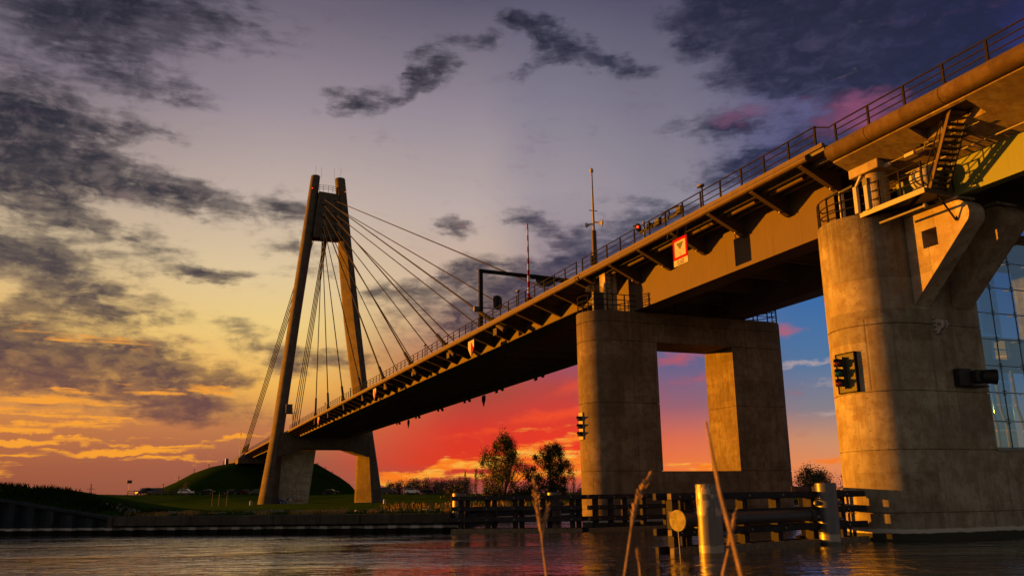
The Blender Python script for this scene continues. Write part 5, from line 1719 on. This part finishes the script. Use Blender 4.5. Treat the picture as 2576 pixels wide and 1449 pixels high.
# ================================================================== cars on the dike
def car(label, a, b_, mat, kind='hatch', flip=False, rz=0.0, group='cars parked along the dike'):
    x, y, _z = ab(a, b_)
    z = land_z(a, b_) + .03
    t_ = thing('parked_car', label, 'car', (x, y, z), group)
    ln = {'hatch': 4.0, 'sedan': 4.5, 'van': 4.4}[kind]; W_ = .86
    if kind == 'hatch':
        body = [(-2.0, .35), (-1.98, .85), (-1.75, 1.02), (-1.25, 1.0), (.95, .95), (1.75, .82), (1.98, .6), (1.95, .32)]
        cab = [(-1.9, .98), (-1.55, 1.46), (-.6, 1.52), (.25, 1.45), (1.05, .93)]
    elif kind == 'sedan':
        body = [(-2.25, .4), (-2.22, .85), (-1.9, .98), (-1.3, .98), (1.0, .92), (1.95, .8), (2.25, .58), (2.2, .32)]
        cab = [(-1.55, .96), (-.95, 1.36), (-.1, 1.42), (.45, 1.36), (1.2, .9)]
    else:
        body = [(-2.2, .4), (-2.2, 1.0), (-2.1, 1.1), (1.1, 1.05), (1.9, .95), (2.2, .7), (2.2, .35)]
        cab = [(-2.15, 1.08), (-2.0, 1.78), (-.8, 1.84), (.5, 1.78), (1.3, 1.03)]
    f = -1 if flip else 1
    ang = -HEAD + rz
    e1 = Vector((math.cos(ang), math.sin(ang), 0)) * f; e2 = Vector((-math.sin(ang), math.cos(ang), 0))

    def pt(u, v, w):
        return Vector((x, y, z)) + e1 * u + e2 * v + Vector((0, 0, w))
    body = body[::-1]; cab = cab[::-1]
    MB().loft([[pt(u, v, w if abs(v) < .8 else w) for u, w in body] for v in (-W_, -W_ * .5, W_ * .5, W_)]).build('body', mat, t_)
    MB().loft([[pt(u * (.97 if abs(v) > .7 else 1), v, w) for u, w in cab] for v in (-W_ * .86, -W_ * .5, W_ * .5, W_ * .86)]).build('cabin', mat, t_)
    cx = sum(u for u, w in cab) / len(cab); cz = sum(w for u, w in cab) / len(cab)
    for sd_ in (-1, 1):
        q1 = [pt(cx + (u - cx) * .84, sd_ * (W_ * .86 + .008), cz + .03 + (w - cz) * .72) for u, w in cab]
        q2 = [pt(cx + (u - cx) * .84, sd_ * (W_ * .86 - .01), cz + .03 + (w - cz) * .72) for u, w in cab]
        MB().loft([q1, q2]).build('side_window', 'carglass', t_)
        for u in (-ln * .31, ln * .31):
            wh_ = MB().tube([pt(u, sd_ * (W_ - .12), .31), pt(u, sd_ * (W_ + .02), .31)], .31, 14).build('wheel', 'tyre', t_)
            MB().tube([pt(u, sd_ * (W_ + .02), .31), pt(u, sd_ * (W_ + .035), .31)], .18, 10).build('rim', 'galv', wh_)
        MB().obox(pt(ln / 2 - .12, sd_ * .6, .7), e1 * .06, e2 * .16, (0, 0, .07)).build('headlight', 'white', t_)
        MB().obox(pt(-ln / 2 + .03, sd_ * .66, .85), e1 * .04, e2 * .1, (0, 0, .12)).build('tail_light', 'red', t_)
    p, q = cab[0], cab[1]
    MB().loft([[pt(u + .02, v * .9, w + .012) for u, w in ((p[0] * .98, p[1] + .03), (q[0] * 1.02, q[1] - .02))] + [pt(u - .03, v * .9, w - .03) for u, w in ((q[0] * 1.02, q[1] - .02), (p[0] * .98, p[1] + .03))] for v in (-W_ * .8, W_ * .8)]).build('windscreen', 'carglass', t_)
    return t_


car('white hatchback behind the wooden rail fence on the dike, the brightest car', -87.4, 234.5, 'carwhite', 'hatch')
car('dark saloon parked just right of the white hatchback', -82.2, 235.0, 'cardark', 'sedan', True)
car('dark saloon parked alone in the middle between fence and tower', -75.6, 235.0, 'cardark', 'sedan', True)
car('maroon saloon partly hidden behind another dark car near the tower', -72.2, 238.0, 'carmaroon', 'sedan')
car('pale car half hidden by the left tower leg', -69.0, 235.0, 'cargrey', 'hatch', True)
car('dark van at the left end of the wooden fence', -99.5, 236.5, 'cardark', 'van', True, .9)
car('dark grey van behind the wooden fence, left of the white hatchback', -96.4, 236.5, 'cargrey', 'van', True, 1.2)
car('dark car between the tower legs at the foot of the embankment', -49.2, 235.0, 'cardark', 'sedan')
car('grey van just right of the right tower leg', -33.2, 231.5, 'cargrey', 'van')
car('white hatchback right of the tower in front of the bare trees', -26.8, 231.5, 'carwhite', 'hatch')
car('dark saloon furthest right, in front of the bare trees', -22.6, 231.5, 'cardark', 'sedan')

rf = thing('rail_fence', 'low wooden post and rail fence in front of the parked cars', 'fence', ab(-95, 231.5, 3.2))
p_first = None
for k in range(11):
    a = -101.5 + k * 1.75
    x, y, _z = ab(a, 231.2)
    z = land_z(a, 231.2)
    MB().obox((x, y, z + .55), (.09, 0, 0), (0, .09, 0), (0, 0, .62)).build('post', 'timberend', rf)
for hh in (.45, .95):
    MB().tube([ab(a, 231.1, land_z(a, 231.2) + hh) for a in (-101.5, -96, -91, -84.2)], .06, 6).build('rail', 'timberend', rf)


def wire_fence(label, pts):
    t_ = thing('wire_fence', label, 'fence', pts[0])
    pts = [far_pt(p) for p in pts]
    for p in pts:
        MB().obox((p[0], p[1], p[2] + .55), (.09, 0, 0), (0, .09, 0), (0, 0, .75)).build('post', 'timber', t_)
    for hh in (.6, 1.1):
        MB().tube([(p[0], p[1], p[2] + hh) for p in pts], .012, 4).build('wire', 'dark', t_)


def prof_z(x):
    return interp(x, PROF)


wire_fence('line of small fence posts running down the left slope of the embankment', [(x, 271, prof_z(x)) for x in (17.5, 13.5, 9.5, 5.5, 1.5, -2.5)])
wire_fence('line of small fence posts running down the right slope of the embankment', [(x, 271, prof_z(x)) for x in (42.5, 45, 47.3, 49.5, 51.6, 53.8)])

for k, (px_, lb) in enumerate([(-46.6, 'left of three thin bare saplings standing in the meadow'), (-45.6, 'middle of three thin bare saplings in the meadow, leaning slightly right'), (-44.4, 'right of three thin bare saplings in the meadow, nearest the tower')]):
    x, y, _z = ab(px_ * 1.0, 136)
    z = land_z(px_, 136)
    t_ = thing('sapling', lb, 'sapling', (x, y, z), 'thin saplings in the meadow left of the tower')
    MB().tube([(x, y, z - .1), (x + .02 * k, y, z + 1.2), (x + .08 * k, y, z + 2.3)], [.045, .035, .015], 6).build('trunk', 'twig', t_)
    m_ = MB()
    for i in range(7):
        zz_ = z + 1.2 + .16 * i
        a_ = R.random() * 6.28
        m_.tube([(x + .04 * k, y, zz_), (x + .04 * k + math.cos(a_) * .22, y + math.sin(a_) * .22, zz_ + .25)], [.012, .005], 4)
    m_.build('twigs', 'twig', t_)
for a, b_, lb in ((-41.8, 140, 'small pale marker block in the grass left of the tower'), (-20.6, 140, 'small pale marker block in the grass right of the tower')):
    x, y, _z = ab(a, b_); z = land_z(a, b_)
    t_ = thing('marker_block', lb, 'marker', (x, y, z))
    MB().obox((x, y, z + .3), (.22, 0, 0), (0, .22, 0), (0, 0, .34), .05).build('block', 'cream', t_)
    MB().obox((x, y, z + .68), (.16, 0, 0), (0, .16, 0), (0, 0, .05), .02).build('cap', 'galv', t_)
x, y, _z = ab(-105.2, 240); z = land_z(-105.2, 240)
t_ = thing('road_sign', 'small dark road sign on a post at the left end of the parked cars', 'sign', (x, y, z))
MB().tube([(x, y, z), (x, y, z + 3.2)], .06, 6).build('post', 'galv', t_)
MB().obox((x, y, z + 3.5), (.65, -.25, 0), (.02, .05, 0), (0, 0, .42), .02).build('sign_panel', 'dark', t_)
for k, (a, lb) in enumerate(((-104.5, 'low bush under the small road sign'), (-93.5, 'pale bush behind the parked vans'))):
    x, y, _z = ab(a, 250)
    t_ = tree('bush', lb, x, y, land_z(a, 250) - .4, 2.6 + k * 1.4, 3.6, 'round', None, 70 + k, .16, 500, 'leafdark' if k == 0 else 'twig', 3)
    t_['category'] = 'bush'

# ================================================================== reeds at the camera's feet


def reed(label, pts, heads, r=.0026):
    b = pts[0]
    t_ = thing('reed_stalk', label, 'reed', (b[0], b[1], 0), 'dry reeds in the foreground')
    MB().tube([(b[0] + .02, b[1], -.3), (b[0] + .012, b[1], .8)] + list(pts), [r * 1.3, r * 1.2] + [r * (1 - .45 * i / max(1, len(pts) - 1)) for i in range(len(pts))], 6).build('stem', 'reed', t_, smooth=True)
    for hd_pts, wid in heads:
        m_ = MB()
        P_ = [Vector(p) for p in hd_pts]
        n = 90
        for i in range(n):
            f = i / n
            q_ = f * (len(P_) - 1); i0 = min(int(q_), len(P_) - 2)
            c = P_[i0].lerp(P_[i0 + 1], q_ - i0); d = (P_[i0 + 1] - P_[i0]).normalized()
            a_ = R.random() * 2 * PI
            wd = wid * (math.sin(PI * (f * .82 + .14)) ** .8) * R.uniform(.6, 1.1)
            e = c + d * wid * 1.5 + Vector((math.cos(a_) * wd, math.sin(a_) * wd, 0))
            s_ = d.cross(e - c)
            s_ = s_.normalized() * .0012 if s_.length > 1e-9 else Vector((.001, 0, 0))
            m_.add([c - s_, c + s_, e + s_ * .8, e - s_ * .8], [(0, 1, 2, 3)])
        m_.tube(P_, [wid * .35, wid * .5] + [wid * .25] * (len(P_) - 2), 6)
        m_.build('seed_head', 'reed', t_, fix=False)


reed('forked reed left of the midstream pier reflection, with two seed heads', [(.691, 1.55, 1.65), (.687, 1.555, 1.70), (.683, 1.555, 1.735)],
     [([(.683, 1.555, 1.735), (.679, 1.555, 1.765), (.677, 1.56, 1.80), (.672, 1.56, 1.835)], .0085), ([(.685, 1.555, 1.72), (.690, 1.55, 1.755), (.699, 1.55, 1.783)], .006)])
reed('tall reed with plump seed head in front of the midstream fender', [(.778, 1.41, 1.655), (.787, 1.40, 1.72), (.795, 1.40, 1.757)], [([(.793, 1.40, 1.745), (.800, 1.40, 1.775), (.812, 1.395, 1.805), (.828, 1.39, 1.833)], .0095)])
reed('longest bare reed stem leaning left across the front steel pile', [(.790, 1.08, 1.675), (.779, 1.085, 1.74), (.768, 1.09, 1.80), (.758, 1.10, 1.905)], [], .0042)
reed('short reed with narrow head leaning right beside the front steel pile', [(.882, 1.26, 1.67), (.893, 1.255, 1.71)], [([(.893, 1.255, 1.715), (.899, 1.25, 1.74), (.908, 1.25, 1.768)], .006)], .0028)
reed('smallest reed tip at the bottom edge, right of the plump headed reed', [(.806, 1.40, 1.65), (.805, 1.40, 1.68)], [([(.805, 1.40, 1.675), (.804, 1.40, 1.69), (.803, 1.40, 1.702)], .005)], .0026)
